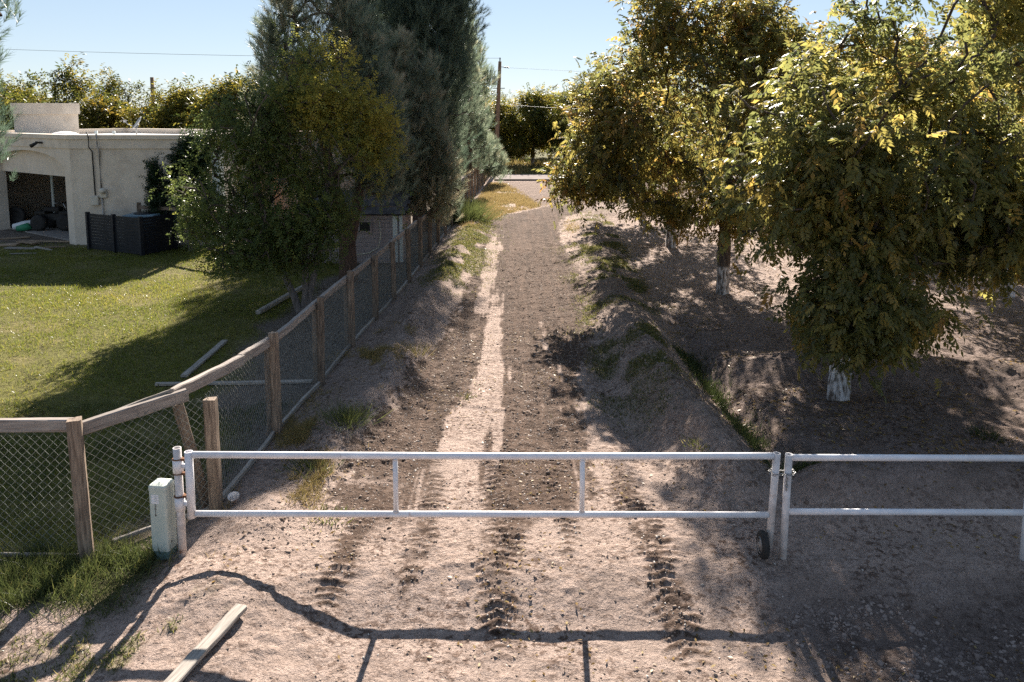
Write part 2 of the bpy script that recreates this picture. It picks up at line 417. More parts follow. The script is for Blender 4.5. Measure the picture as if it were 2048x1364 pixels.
def soil_mask(x, y):
    nz = fbm(x * 3, y * 2.2, 11) - .5
    nb = fbm(x * .9, y * .5, 15) - .5
    st = fbm(x * 7, y * .55, 17) - .5
    w = .3 * nz + .25 * nb + .3 * st + .55 * (fbm(x * 13, y * 9, 23) - .5)
    xl = np.interp(y, [6, 8, 9, 10.7, 12.5, 15.7, 20, 26, 30], [-1.75, -1.65, -1.55, -1.32, -1.22, -.95, -.9, -.75, -.6])
    xm = np.interp(y, [6, 9, 10.8, 12.2, 15.7, 20, 30], [-.56, -.48, -.34, -.3, -.5, -.55, -.4])
    wm = np.interp(y, [6, 9, 11, 12.6, 15, 18, 23, 27], [.24, .22, .2, .07, .2, .13, .04, 0])
    xr = np.interp(y, [6, 7, 9, 10.7, 12.5, 15.7, 20, 26], [.7, .72, .85, 1.0, 1.35, 1.6, 1.5, 1.5])
    m = ss(xl - .2, xl + .15, x + w) * (1 - ss(xr - .2, xr + .25, x + w))
    s2 = fbm(x * 11, y * .45, 29) - .5                       # fine streaks drawn out along the lane
    pale = (.7 + .75 * (fbm(x * .4, y * .55, 33) - .2)) * gau(x - xm + .12 * nb, wm + .2) * ss(27, 22, y) * (1 + .3 * ss(13, 10, y)) + 1.0 * gau(x - 1.05 - .12 * nb, .26) * ss(14.5, 10, y) + .35 * gau(x - .55, .3) * ss(8, 10, y) * ss(20, 14, y) + .3 * ss(1.0, 1.5, x) * ss(11, 14, y)
    m = m * (1 - .9 * ss(.34, .84, pale + 1.1 * s2 + .8 * nz)) * (1 - .45 * ss(.08, .2, s2) * ss(.4, .6, fbm(x * 1.1, y * .3, 19)))
    m = np.where(y > 26, np.maximum(m * ss(30, 27, y), ss(1.35, 1.0, track_far(x, y) + w)), m)
    near = ss(6.2, 8.3, y + 2.2 * nz + 1.2 * nb)
    m = m * near
    # wheel ruts that run on past the gate
    r = 0
    for xc, wd, y0, y1, am in RUTS:
        d = x - rut_x(xc, y)
        k = gau(d + .12 * nz, wd) * ss(y0 - .3, y0 + .9, y) * ss(9, 7.5, y)
        r = np.maximum(r, k * (.3 + .7 * ss(-.2, .5, lug(d, x, y))))
    m = np.maximum(m, .95 * np.clip(1.25 * r, 0, 1) * ss(.36, .60, fbm(x * 10, y * 10, 31) + .08 + .14 * r))
    return np.clip(m, 0, 1)
def lawn_mask(x, y):
    e = fx(y) - .25 - x
    n = fbm(x * .8, y * .8, 71) - .5
    near_f = np.interp(y, [6, 9, 10, 13, 16, 20], [.0, .1, .8, 1.3, 1.5, 1.2])
    m = ss(0, .5, e - near_f + 1.0 * n) * ss(6.4, 6.6, y)
    return m * ss(23, 21.5, y + .4 * n)
def weed_mask(x, y):
    """green weeds on the berms and banks"""
    n = fbm(x * 2.2, y * 1.4, 91); n2 = fbm(x * .7, y * .5, 95)
    c = xberm(y)
    a = gau(x - c + .15, .6) * ss(8.5, 11, y) * ss(31, 26, y) * ss(.45, .62, n) * (.35 + ss(.4, .6, n2))
    a = np.maximum(a, gau(x - c - .5, .22) * ss(.5, .62, n) * ss(13, 17, y) * ss(29, 25, y))
    b = gau(x - fx(y) - .95, .5) * ss(15.5, 18, y) * ss(40, 34, y) * ss(.36, .55, n)
    d = gau(x - 1.15 - .03 * y, .25) * ss(9, 12, y) * ss(24, 20, y) * ss(.55, .68, n)
    e = ss(-1.9, -2.4, x) * ss(6.1, 5.7, y) * ss(.47, .62, n) * .8
    return np.clip(np.maximum(np.maximum(a, b), np.maximum(d, e)), 0, 1)
def dry_mask(x, y):
    n = fbm(x * 1.1, y * .7, 101)
    a = ss(24, 28, y) * ss(43, 40, y) * ss(fx(y) + .1, fx(y) + .6, x) * ss(1.3, .5, x + (y - 33) * .16) * (1 - ss(1.6, 1.2, track_far(x, y)))
    return a * ss(.25, .5, n)

def gh(x, y):
    x = np.asarray(x, float); y = np.asarray(y, float)
    det = ss(42, 30, y)
    z = np.zeros(np.shape(x))
    n1 = fbm(x * 1.3, y * 1.3, 3) - .5
    n2 = fbm(x * 5, y * 5, 5) - .5
    f = fx(y)
    out = ss(-.1, .25, x - f)                      # 1 on the track's side of the fence
    z = z - .04 * (1 - out)
    bk = gau(x - f - .8, .42) * ss(7.2, 9.0, y) * ss(34, 24, y) * out
    z = z + bk * (.2 + .16 * n1 + .06 * n2)
    z = z - .07 * ss(-1.7, -1.2, x) * ss(1.9, 1.2, x) * ss(7, 10, y) * det
    c = xberm(y); hb = ss(6.7, 8.2, y) * ss(34, 28, y)
    bh = .15 + .2 * ss(16, 11, y)
    z = z + gau(x - c, .36 + .12 * ss(11, 16, y)) * hb * bh * (1 + (.5 * ss(14, 10, y) + .15) * n1 + .3 * n2)
    z = z - gau(x - c - .85, .24) * ss(7.6, 8.6, y) * ss(15, 12, y) * .24
    z = z - gau(x - c + .7, .2) * ss(7.6, 9, y) * ss(13, 11, y) * .09
    orch = ss(2.6, 3.2, x)
    z = z + orch * gau(y - 7.35 - .02 * (x - 3), .42) * (.34 + .12 * n1)
    z = z + orch * gau(y - 11.4 + .17 * (x - 3), .55) * ss(2.9, 4.2, x) * (.26 + .12 * n1)
    z = z + orch * ss(8, 9, y) * det * (.06 * n1 + .05 * n2)
    z = z + (.035 * gau(x - c, .7) * hb + .03 * bk + .025 * orch) * (fbm(x * 11, y * 11, 27) - .5) * det
    z = z - .15 * ss(6.25, 5.45, y) * ss(-2.2, -1.0, x)
    z = z + gau(x + 2.35, .45) * gau(y - 5.85, .36) * (.10 + .1 * n1)
    z = z + gau(x + 2.35, .3) * gau(y - 6.9, .5) * .16
    soil = soil_mask(x, y)
    rough = (.012 + .018 * soil + .018 * bk) * det * out
    z = z + rough * 2 * n2
    cl = fbm(x * 9, y * 9, 21)
    z = z + soil * det * .035 * np.clip(cl - .5, 0, 1) * 2 * out
    z = z + soil * det * .03 * (fbm(x * 15, y * .45, 83) - .5) * ss(6.8, 8, y)      # combed drag lines
    # trampled clumpy sand by the gate
    tr = ss(7.6, 6.4, y) * ss(3.1, 4.2, y) * ss(-6.5, -5, x) * ss(6, 5, x)
    cc = fbm(x * 5.5, y * 7.5, 41)
    z = z + tr * (.035 * np.clip(cc - .5, 0, 1) * 2 - .01) * ss(.38, .6, fbm(x * 1.1, y * 1.4, 43))
    # tractor lug prints in the ruts
    for xc, wd, y0, y1, am in RUTS:
        d = x - rut_x(xc, y)
        z = z + gau(d, wd) * ss(y0, y0 + .8, y) * ss(y1, y1 - .5, y) * am * .65 * (lug(d, x, y) - .4)
    # thin raised ridges left by the blade
    for pts, hh in ((((-1.3, 10.2), (-.5, 9.95), (.3, 9.65), (.9, 9.2)), .02), (((1.15, 8.9), (1.5, 8.3), (1.95, 7.4), (2.15, 6.9)), .035), (((1.0, 12), (1.6, 10.6), (1.75, 9.4), (1.9, 8.4)), .0)):
        dm = np.full(np.shape(x), 9.)
        for a, b in zip(pts, pts[1:]):
            a = np.array(a); b = np.array(b); ab = b - a
            t = np.clip(((x - a[0]) * ab[0] + (y - a[1]) * ab[1]) / ab.dot(ab), 0, 1)
            dm = np.minimum(dm, np.hypot(x - a[0] - t * ab[0], y - a[1] - t * ab[1]))
        z = z + hh * gau(dm, .03)
    # faint grader lines in front of the gate
    z = z + ss(5.7, 5.3, y) * .02 * (fbm(x * .7, y * 13, 61) - .5) * vn(x * .8, y * 3, 63)
    # flat where the road, the house and the far ground lie
    z = z * ss(43, 39, y) * (1 - ss(-7.5, -8.5, x) * ss(18, 20, y))
    return z
def gz(x, y): return float(gh(np.array([x]), np.array([y]))[0])

def ground_colour(x, y):
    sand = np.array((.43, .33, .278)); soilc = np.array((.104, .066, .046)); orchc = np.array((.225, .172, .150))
    lawnb = np.array((.16, .152, .044)); weedc = np.array((.13, .13, .045)); dryc = np.array((.45, .32, .16)); grav = np.array((.15, .115, .10))
    n = fbm(x * 1.2, y * 1.2, 201); n3 = fbm(x * 7, y * 7, 205)
    c = sand[None] * (.86 + .28 * n)[:, None]
    def mix(c, k, t): return c * (1 - t[:, None]) + k[None] * t[:, None]
    s = soil_mask(x, y)
    cr = ss(.08, .55, s * (.5 + 1.0 * n3))
    c = mix(c, soilc, cr * .92)
    c = c * (1 + (.9 * (fbm(x * 15, y * .45, 83) - .5) * s * ss(6.8, 8, y)))[:, None]
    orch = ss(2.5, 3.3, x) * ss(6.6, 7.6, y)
    c = mix(c, orchc, orch * .9)  # moist orchard soil, its near part painted darker to deepen the tree shade
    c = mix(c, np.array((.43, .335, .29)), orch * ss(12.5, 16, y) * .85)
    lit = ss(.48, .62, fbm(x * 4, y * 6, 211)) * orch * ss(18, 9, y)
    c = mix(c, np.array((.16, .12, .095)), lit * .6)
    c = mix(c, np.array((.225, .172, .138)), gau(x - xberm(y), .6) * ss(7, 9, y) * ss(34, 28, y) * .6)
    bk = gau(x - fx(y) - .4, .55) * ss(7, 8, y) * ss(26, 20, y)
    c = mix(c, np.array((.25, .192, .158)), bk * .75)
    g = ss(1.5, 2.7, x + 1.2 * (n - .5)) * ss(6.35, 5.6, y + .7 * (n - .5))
    c = mix(c, grav, g * .9)  # dark gravel, with some of the tree shade painted into its colour
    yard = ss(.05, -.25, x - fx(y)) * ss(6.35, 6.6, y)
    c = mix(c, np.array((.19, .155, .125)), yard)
    c = mix(c, lawnb * (1), lawn_mask(x, y))
    c = mix(c, np.array((.30, .235, .12)), lawn_mask(x, y) * ss(.55, .68, fbm(x * .9, y * 1.1, 241)) * .35)
    fl = ss(-2.7, -3.3, x + .7 * (n - .5)) * ss(5.5, 5.8, y + .5 * (n - .5)) * ss(6.6, 6.4, y)
    c = mix(c, np.array((.09, .09, .035)), fl)
    c = mix(c, weedc, weed_mask(x, y) * .75)
    c = mix(c, dryc, np.clip(dry_mask(x, y) * 1.3, 0, 1) * .9)
    # brown field inside the bend, orchard beyond, verge past the road
    fld = ss(31, 33, y) * ss(43.6, 43.2, y) * ss(.2, 1.1, x + (y - 33) * .16)
    c = mix(c, np.array((.21, .15, .12)), fld)
    ver = ss(47.2, 47.8, y)
    c = mix(c, np.array((.13, .125, .05)) , ver)
    lit2 = ss(52, 54, y) * ss(64, 60, y) * ss(.35, .5, fbm(x * .4, y * .4, 231))  # patches of sunlight on the far grass, painted in as yellow
    c = mix(c, np.array((.30, .25, .09)), lit2 * .8)
    return np.clip(c, .01, 1)

def spaced():
    def seg(a, b, d): return list(np.arange(a, b - 1e-9, d))
    def geo(a, b, d, k):
        o = []; v = a
        while v < b: o.append(v); v += d; d *= k
        return o + [b]
    xs = geo(7, 300, .08, 1.09)
    xl = [-v for v in geo(7, 300, .08, 1.09)][::-1]
    xs = xl[:-1] + seg(-7, -3.4, .06) + seg(-3.4, 3.1, .02) + seg(3.1, 7, .045) + xs
    ys = [-v for v in geo(-3.4, 60, .3, 1.2)][::-1][:-1] + seg(3.4, 4.5, .05) + seg(4.5, 9, .02) + seg(9, 16, .04) + seg(16, 30, .08) + geo(30, 900, .14, 1.05)
    return np.array(sorted(set(np.round(xs, 4)))), np.array(sorted(set(np.round(ys, 4))))
gxs, gys = spaced()
GX, GY = np.meshgrid(gxs, gys)
gx_, gy_ = GX.ravel(), GY.ravel()
gzv = gh(gx_, gy_)
nx, ny = len(gxs), len(gys)
idx = np.arange(nx * ny).reshape(ny, nx)
F = np.stack([idx[:-1, :-1], idx[:-1, 1:], idx[1:, 1:], idx[1:, :-1]], -1).reshape(-1, 4)
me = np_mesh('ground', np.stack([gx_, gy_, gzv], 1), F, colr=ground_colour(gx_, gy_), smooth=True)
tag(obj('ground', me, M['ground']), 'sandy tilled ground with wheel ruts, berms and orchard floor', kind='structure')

# far crossing road, a sheet with a low pale kerb strip
bm = bmesh.new(); add_box(bm, (80, 45.6, .02), (162, 3.6, .06))
tag(obj('road', bm_mesh('road', bm), M['asphalt']), 'pale paved road crossing beyond the track', kind='structure')
bm = bmesh.new(); add_box(bm, (80, 43.65, .04), (162, .2, .12))
tag(obj('road_kerb', bm_mesh('road_kerb', bm), M['concrete']), 'pale kerb along the near side of the road', kind='structure')

# ------------------------------------------------------------------ scatter machinery
def frames(d, n):
    """rotation matrices with x along d, z close to n"""
    d = d / np.linalg.norm(d, axis=1, keepdims=True)
    y = np.cross(n, d); y /= np.maximum(np.linalg.norm(y, axis=1, keepdims=True), 1e-6)
    z = np.cross(d, y)
    return np.stack([d, y, z], -1)
def inst(tv, tf, pos, Rm, s, attr):
    tv = np.asarray(tv, np.float32); tf = np.asarray(tf)
    s = np.asarray(s)
    if s.ndim == 1: s = s[:, None, None]
    else: s = s[:, None, :]
    P = tv[None] * s
    V = np.einsum('nij,nkj->nki', Rm, P) + pos[:, None, :]
    k = len(tv)
    F = (np.arange(len(pos)) * k)[:, None, None] + tf[None]
    return V.reshape(-1, 3), F.reshape(-1, tf.shape[1]), np.repeat(attr, k)
def merge(parts):
    Vs, Fs, As, o = [], [], [], 0
    for V, F, A in parts:
        Vs.append(V); Fs.append(F + o); As.append(A); o += len(V)
    return np.concatenate(Vs), np.concatenate(Fs), np.concatenate(As)
def rnd_dirs(n):
    v = rng.normal(size=(n, 3)); return v / np.linalg.norm(v, axis=1, keepdims=True)

def leaflet(base, d, L, W, up):
    d = np.array(d) / np.linalg.norm(d); up = np.array(up, float)
    s = np.cross(up, d); s /= np.linalg.norm(s); nrm = np.cross(d, s)
    b = np.array(base)
    return [b, b + d * L * .45 + s * W * .5 - nrm * W * .12, b + d * L - nrm * L * .12, b + d * L * .45 - s * W * .5 - nrm * W * .12]
def compound(pairs=5, L=.36, W=.2, droop=.5, seed=0):
    r = random.Random(seed); V, F = [], []
    for i in range(pairs):
        t = .25 + .7 * i / pairs
        p = (t, 0, -droop * t * t * .6)
        for s in (-1, 1):
            d = (.45 + .3 * t, s * r.uniform(.7, 1.0), -r.uniform(.25, .7))
            o = len(V); V += leaflet(p, d, L * r.uniform(.8, 1.15), L * W * 1.5, (r.uniform(-.6, .6), r.uniform(-.6, .6), 1)); F.append([o, o + 1, o + 2, o + 3])
    o = len(V); V += leaflet((.97, 0, -droop * .57), (.8, r.uniform(-.2, .2), -.6), L, L * W * 1.5, (0, 0, 1)); F.append([o, o + 1, o + 2, o + 3])
    return np.array(V), np.array(F)
PEC_HI = [compound(n_, l_, w_, .45, s) for s, (n_, l_, w_) in enumerate(((4, .42, .27), (3, .46, .30), (5, .36, .26), (4, .38, .32)))]
PEC_LO = [compound(2, .62, .24, .5, s + 9) for s in range(2)]
def spray_leaf(n=5, seed=3):
    r = random.Random(seed); V, F = [], []
    for i in range(n):
        t = i / n
        d = (.6, (-1) ** i * r.uniform(.4, 1), r.uniform(-.5, .2)); o = len(V)
        V += leaflet((t, 0, -.2 * t * t), d, r.uniform(.3, .42), .2, (r.uniform(-.4, .4), r.uniform(-.4, .4), 1)); F.append([o, o + 1, o + 2, o + 3])
    return np.array(V), np.array(F)
ELM = [spray_leaf(6, s) for s in range(3)]
def needle_shoot(n=26, seed=0, w=.028):
    r = random.Random(seed); V, F = [], []
    for i in range(n):
        t = .1 + .9 * i / n; a = i * 2.4 + r.uniform(-.3, .3); ang = R(r.uniform(22, 48)) * (1.1 - .45 * t)
        d = np.array((math.cos(ang), math.sin(ang) * math.cos(a), math.sin(ang) * math.sin(a)))
        s = np.cross(d, rnd_dirs(1)[0]); s /= np.linalg.norm(s)
        b = np.array((t * .75, 0, 0)); o = len(V)
        V += [b - s * w * .5, b + s * w * .5, b + d * r.uniform(.38, .55)]; F.append([o, o + 1, o + 2])
    return np.array(V), np.array(F)
PINE = [needle_shoot(26, s) for s in range(3)]
BLADE = (np.array([(-.5, 0, 0), (.5, 0, 0), (.32, .16, .55), (-.32, .16, .55), (.0, .5, 1.0), (.02, .5, 1.0)]), np.array([[0, 1, 2, 3], [3, 2, 5, 4]]))
def octa(seed):
    r = random.Random(seed)
    V = np.array([(1, 0, 0), (-1, 0, 0), (0, 1, 0), (0, -1, 0), (0, 0, 1), (0, 0, -1)], float)
    V = V * np.array([[r.uniform(.7, 1.2)] for _ in V]) + np.array([[r.uniform(-.2, .2) for _ in range(3)] for _ in V])
    F = np.array([(0, 2, 4), (2, 1, 4), (1, 3, 4), (3, 0, 4), (2, 0, 5), (1, 2, 5), (3, 1, 5), (0, 3, 5)])
    return V, F
OCT = [octa(s) for s in range(4)]

def sample_lobes(lobes, n, shell=.55, minsep=.0, clump=.0, seed=0):
    """points in a union of ellipsoids (cx,cy,cz,rx,ry,rz), thinned in the core and by 3-D noise"""
    w = np.array([l[3] * l[4] * l[5] for l in lobes]) ** .8; w /= w.sum()
    out = []
    while len(out) < n:
        k = rng.choice(len(lobes), size=n * 2, p=w)
        L = np.array(lobes)[k]
        u = rnd_dirs(len(k)) * (rng.random(len(k)) ** (1 / 3.))[:, None]
        rr = np.linalg.norm(u, axis=1)
        keep = rng.random(len(k)) < (.25 + .75 * ss(shell - .3, shell + .2, rr))
        p = L[:, :3] + u * L[:, 3:6] * (1 + .12 * rng.normal(size=(len(k), 1)) * (rr > .8)[:, None])
        if clump:
            nz = .5 * vn(p[:, 0] * 1.5 + p[:, 2], p[:, 1] * 1.5 - p[:, 2] * .8, seed) + .5 * vn(p[:, 2] * 1.7 + p[:, 0], p[:, 0] * 1.3 - p[:, 1], seed + 1)
            keep &= rng.random(len(k)) < ss(.36, .36 + clump, nz)
        out += list(p[keep])
    return np.array(out[:n])

def skeleton(base_nodes, centres, bal=.35, twig=.006, trunk_r=.12, power=2.4):
    """connect the leaf clusters to the trunk by a short balanced tree; returns edges with radii"""
    nodes = [np.array(p, float) for p in base_nodes]; parent = [-1] + list(range(len(base_nodes) - 1))
    plen = [0.0]
    for i in range(1, len(nodes)): plen.append(plen[-1] + np.linalg.norm(nodes[i] - nodes[i - 1]))
    C = np.array(centres); n = len(C)
    best = np.full(n, 1e9); bp = np.zeros(n, int); done = np.zeros(n, bool)
    tops = range(max(1, len(nodes) // 2), len(nodes))
    def relax(j):
        d = np.linalg.norm(C - nodes[j], axis=1)
        c = d * 1.0 + bal * plen[j] + .5 * np.clip(nodes[j][2] - C[:, 2], 0, 9)
        m = c < best; best[m] = c[m]; bp[m] = j
    for j in tops: relax(j)
    for _ in range(n):
        i = int(np.argmin(np.where(done, 1e9, best)))
        done[i] = True
        j = bp[i]; a, b = nodes[j], C[i]; L = np.linalg.norm(b - a)
        mid = (a + b) / 2 + rng.normal(size=3) * .07 * L + np.array((0, 0, .06 * L))
        nodes.append(mid); parent.append(j); plen.append(plen[j] + L / 2)
        nodes.append(b); parent.append(len(nodes) - 2); plen.append(plen[j] + L)
        relax(len(nodes) - 1)
    m = len(nodes); acc = np.zeros(m)
    ch = np.zeros(m, int)
    for i in range(1, m): ch[parent[i]] += 1
    rad = np.zeros(m)
    for i in range(m - 1, 0, -1):
        if acc[i] == 0: acc[i] = twig ** power
        acc[parent[i]] += acc[i] * (.9 if i >= len(base_nodes) else 1)
    rad = acc ** (1 / power)
    k = trunk_r / max(rad[len(base_nodes) - 1], 1e-6)
    rad = np.maximum(rad * min(k, 2.0) if k < 1 else rad * k ** .7, twig)
    return np.array(nodes), np.array(parent), rad
def tubes(p0, p1, r0, r1, n=5):
    d = p1 - p0; d = d / np.maximum(np.linalg.norm(d, axis=1, keepdims=True), 1e-6)
    ref = np.where(np.abs(d[:, 2:3]) > .9, np.array([[1., 0, 0]]), np.array([[0, 0, 1.]]))
    u = np.cross(d, ref); u /= np.linalg.norm(u, axis=1, keepdims=True); v = np.cross(d, u)
    a = 2 * np.pi * np.arange(n) / n
    off = np.cos(a)[None, :, None] * u[:, None] + np.sin(a)[None, :, None] * v[:, None]
    A = p0[:, None] + off * r0[:, None, None]; B = p1[:, None] + off * r1[:, None, None]
    V = np.concatenate([A, B], 1).reshape(-1, 3)
    k = np.arange(n); f = np.stack([k, (k + 1) % n, n + (k + 1) % n, n + k], 1)
    F = (np.arange(len(p0)) * 2 * n)[:, None, None] + f[None]
    return V, F.reshape(-1, 4)

def branch_mesh(name, nodes, par, rad, skip):
    i = np.arange(skip, len(nodes)); p = par[i]
    r1 = rad[i]; r0 = np.minimum(rad[p], rad[i] * 1.5)
    V, F = tubes(nodes[p], nodes[i] + (nodes[i] - nodes[p]) * .02, r0, r1, 5)
    return np_mesh(name, V, F, smooth=True)
def trunk_mesh(name, pts, rs, n=12, seed=0):
    V, F = [], []; r = random.Random(seed)
    pts = [np.array(p, float) for p in pts]
    # refine
    fine, fr = [], []
    for i in range(len(pts) - 1):
        for t in np.linspace(0, 1, 5)[:-1]:
            fine.append(pts[i] * (1 - t) + pts[i + 1] * t); fr.append(rs[i] * (1 - t) + rs[i + 1] * t)
    fine.append(pts[-1]); fr.append(rs[-1])
    ph = [r.uniform(0, 6) for _ in range(3)]
    for p, q in zip(fine, fr):
        for k in range(n):
            a = 2 * math.pi * k / n
            rr = q * (1 + .09 * math.sin(3 * a + ph[0] + p[2]) + .05 * math.sin(5 * a + ph[1] + 3 * p[2]) + r.uniform(-.04, .04))
            V.append((p[0] + rr * math.cos(a), p[1] + rr * math.sin(a), p[2]))
    for i in range(len(fine) - 1):
        for k in range(n):
            F.append((i * n + k, i * n + (k + 1) % n, (i + 1) * n + (k + 1) % n, (i + 1) * n + k))
    return np_mesh(name, V, F, smooth=True)

def leaf_tree(name, loc, trunk, tr, lobes, ncl, per, spread, tmpl, lsize, mat, bark, label, cat, group=None, hue=(.45, .25), droop=.3, clump=.35, shell=.5, seed=1, tops=None, twig=.006, trunk_mat=None, gold_side=None):
    """thing > trunk, branches, crown; everything relative to loc"""
    t = thing(name, label, cat, loc, group)
    C = sample_lobes(lobes, ncl, shell=shell, clump=clump, seed=seed)
    if tops is not None: C = np.concatenate([C, np.array(tops)])
    fork = trunk[-1]
    nodes, par, rad = skeleton(trunk, C, trunk_r=tr[-1], twig=twig)
    obj('trunk', trunk_mesh('trunk', trunk, tr, seed=seed), trunk_mat or bark, t, loc)
    obj('branches', branch_mesh('branches', nodes, par, rad, len(trunk)), bark, t, loc, kind='stuff')
    n = len(C) * per
    ci = np.repeat(np.arange(len(C)), per)
    p = C[ci] + rng.normal(size=(n, 3)) * spread * np.array((1, 1, .8))
    ctr = np.array(lobes)[:, :3].mean(0)
    outw = C[ci] - ctr; outw /= np.maximum(np.linalg.norm(outw, axis=1, keepdims=True), .01)
    d = rnd_dirs(n) + .5 * outw + np.array((0, 0, -droop))
    nn = rnd_dirs(n) * .5 + np.array((0, 0, 1.0)) + .2 * outw
    s = lsize * rng.uniform(.7, 1.2, n)
    chue = rng.normal(hue[0], hue[1] * .7, len(C))
    if gold_side is not None: chue = chue + gold_side(C)
    hv = np.clip(chue[ci] + rng.normal(0, hue[1] * .6, n), 0, 1)
    k = rng.integers(0, len(tmpl), n); parts = []
    Rm = frames(d, nn)
    for i, (tv, tf) in enumerate(tmpl):
        m = k == i
        parts.append(inst(tv, tf, p[m], Rm[m], s[m], hv[m]))
    V, F, A = merge(parts)
    obj('crown', np_mesh('crown', V, F, attr=A), mat, t, loc, kind='stuff')
    return t

def copy_tree(o, loc, rz, label, group=None, scale=1.0):
    c = o.copy(); col.objects.link(c); c.location = loc; c.rotation_euler = (0, 0, rz); c.scale = (scale,) * 3
    c['label'] = label
    if group: c['group'] = group
    for ch in list(o.children):
        d = ch.copy(); col.objects.link(d); d.parent = c
    return c

def plank(name, L, w, h, seed, n=7, jit=.006, taper=0.0):
    """rough sawn board along X, chamfered, slightly uneven"""
    r = random.Random(seed); c = min(w, h) * .14
    sec = [(-w / 2 + c, -h / 2), (w / 2 - c, -h / 2), (w / 2, -h / 2 + c), (w / 2, h / 2 - c), (w / 2 - c, h / 2), (-w / 2 + c, h / 2), (-w / 2, h / 2 - c), (-w / 2, -h / 2 + c)]
    V, F = [], []
    bow = r.uniform(-1, 1) * jit * 2
    for i in range(n + 1):
        t = i / n; x = (t - .5) * L
        oy, oz = bow * math.sin(math.pi * t) + r.uniform(-jit, jit) * .5, r.uniform(-jit, jit) * .5
        k = 1 - taper * t
        for y, z in sec: V.append((x + (r.uniform(-1, 1) * jit * 1.5 if i in (0, n) else 0), y * k + oy + r.uniform(-jit, jit) * .35, z + oz + r.uniform(-jit, jit) * .35))
    for i in range(n):
        for k in range(8): F.append((i * 8 + k, i * 8 + (k + 1) % 8, i * 8 + 8 + (k + 1) % 8, i * 8 + 8 + k))
    me = bpy.data.meshes.new(name)
    me.from_pydata(V, [], F + [tuple(range(8))[::-1], tuple(range(n * 8, n * 8 + 8))]); me.update()
    return me


# ------------------------------------------------------------------ house
C0 = np.array((-12.6, 22.24)); E_ = np.array((-.819, .574)); N_ = np.array((.574, .819))
def W(s, n=0.0): p = C0 + E_ * s + N_ * n; return (float(p[0]), float(p[1]))
house = thing('house', 'low tan stucco house with flat white roof and arched open garage', 'house', (-12.6, 22.24, 0))
HL = (0, 0, 0)
def hpart(name, bm, mat, bev=0, label=None):
    if bev: bmesh.ops.bevel(bm, geom=[e for e in bm.edges if e.calc_length() > .2], offset=bev, segments=2, affect='EDGES')
    me = bm_mesh(name, bm)
    o = obj(name, me, mat, house, label=label)
    o.location = (12.6, -22.24, 0)      # the mesh is in world coordinates
    return o
def slab(bm, a, b, th, z0, z1):
    a, b = Vector(a), Vector(b); d = (b - a).normalized(); n = Vector((-d.y, d.x)) * th
    add_prism(bm, [tuple(a), tuple(b), tuple(b + n), tuple(a + n)], z0, z1)
# front wall of the garage with its arch: one outline, extruded
def arch_pts(k=14, s0=.36, s1=4.96, zs=2.12, rise=.55):
    sm, a = (s0 + s1) / 2, (s1 - s0) / 2
    return [(sm + a * math.cos(t), zs + rise * math.sin(t)) for t in np.linspace(0, math.pi, k)][::-1]
bm = bmesh.new()
ap = arch_pts()
outline = [(0, -.1), (.36, -.1)] + ap + [(4.96, -.1), (8, -.1), (8, 2.78), (0, 2.78)]
fr, bk = [], []
for s, z in outline:
    x, y = W(s, 0); fr.append(bm.verts.new((x, y, z)))
    x, y = W(s, .32); bk.append(bm.verts.new((x, y, z)))
n = len(outline)
for i in range(n): bm.faces.new((fr[i], fr[(i + 1) % n], bk[(i + 1) % n], bk[i]))
f1 = bm.faces.new(fr); f2 = bm.faces.new(bk[::-1]); bm.normal_update()
bmesh.ops.triangulate(bm, faces=[f1, f2])
hpart('garage_front_wall', bm, M['stucco'])
# flat header panel set back inside the arch
bm = bmesh.new(); pp = [(s, z) for s, z in arch_pts(14, .37, 4.95, 2.12, .54)]
fr, bk = [], []
for s, z in [(.37, 1.93)] + pp + [(4.95, 1.93)]:
    x, y = W(s, .22); fr.append(bm.verts.new((x, y, z))); x, y = W(s, .31); bk.append(bm.verts.new((x, y, z)))
n = len(fr)
for i in range(n): bm.faces.new((fr[i], fr[(i + 1) % n], bk[(i + 1) % n], bk[i]))
f1 = bm.faces.new(fr); f2 = bm.faces.new(bk[::-1]); bm.normal_update(); bmesh.ops.triangulate(bm, faces=[f1, f2])
hpart('arch_header', bm, M['stucco'])
# side wall, far walls
bm = bmesh.new(); slab(bm, (-12.6, 22.24), (-8.6, 22.24), .3, -.1, 2.78); hpart('side_wall', bm, M['stucco'])
bm = bmesh.new(); slab(bm, (-8.6, 22.545), (-8.6, 28), .3, -.1, 2.78); hpart('end_wall', bm, M['stucco'])
bm = bmesh.new(); slab(bm, W(8, .33), W(8, 6.2), -.3, -.1, 2.78); hpart('far_side_wall', bm, M['stucco'])
bm = bmesh.new(); slab(bm, W(7.6, 5.9), W(-1.2, 5.9), -.2, -.1, 2.78); hpart('garage_back_wall', bm, M['scrap'])  # dark material on the inner walls deepens the shade inside the garage
bm = bmesh.new(); slab(bm, W(-.4, 1.2), W(-.4, 5.6), .15, -.1, 2.7); hpart('garage_partition', bm, M['scrap'])  # darkened like the back wall, to paint in interior shade
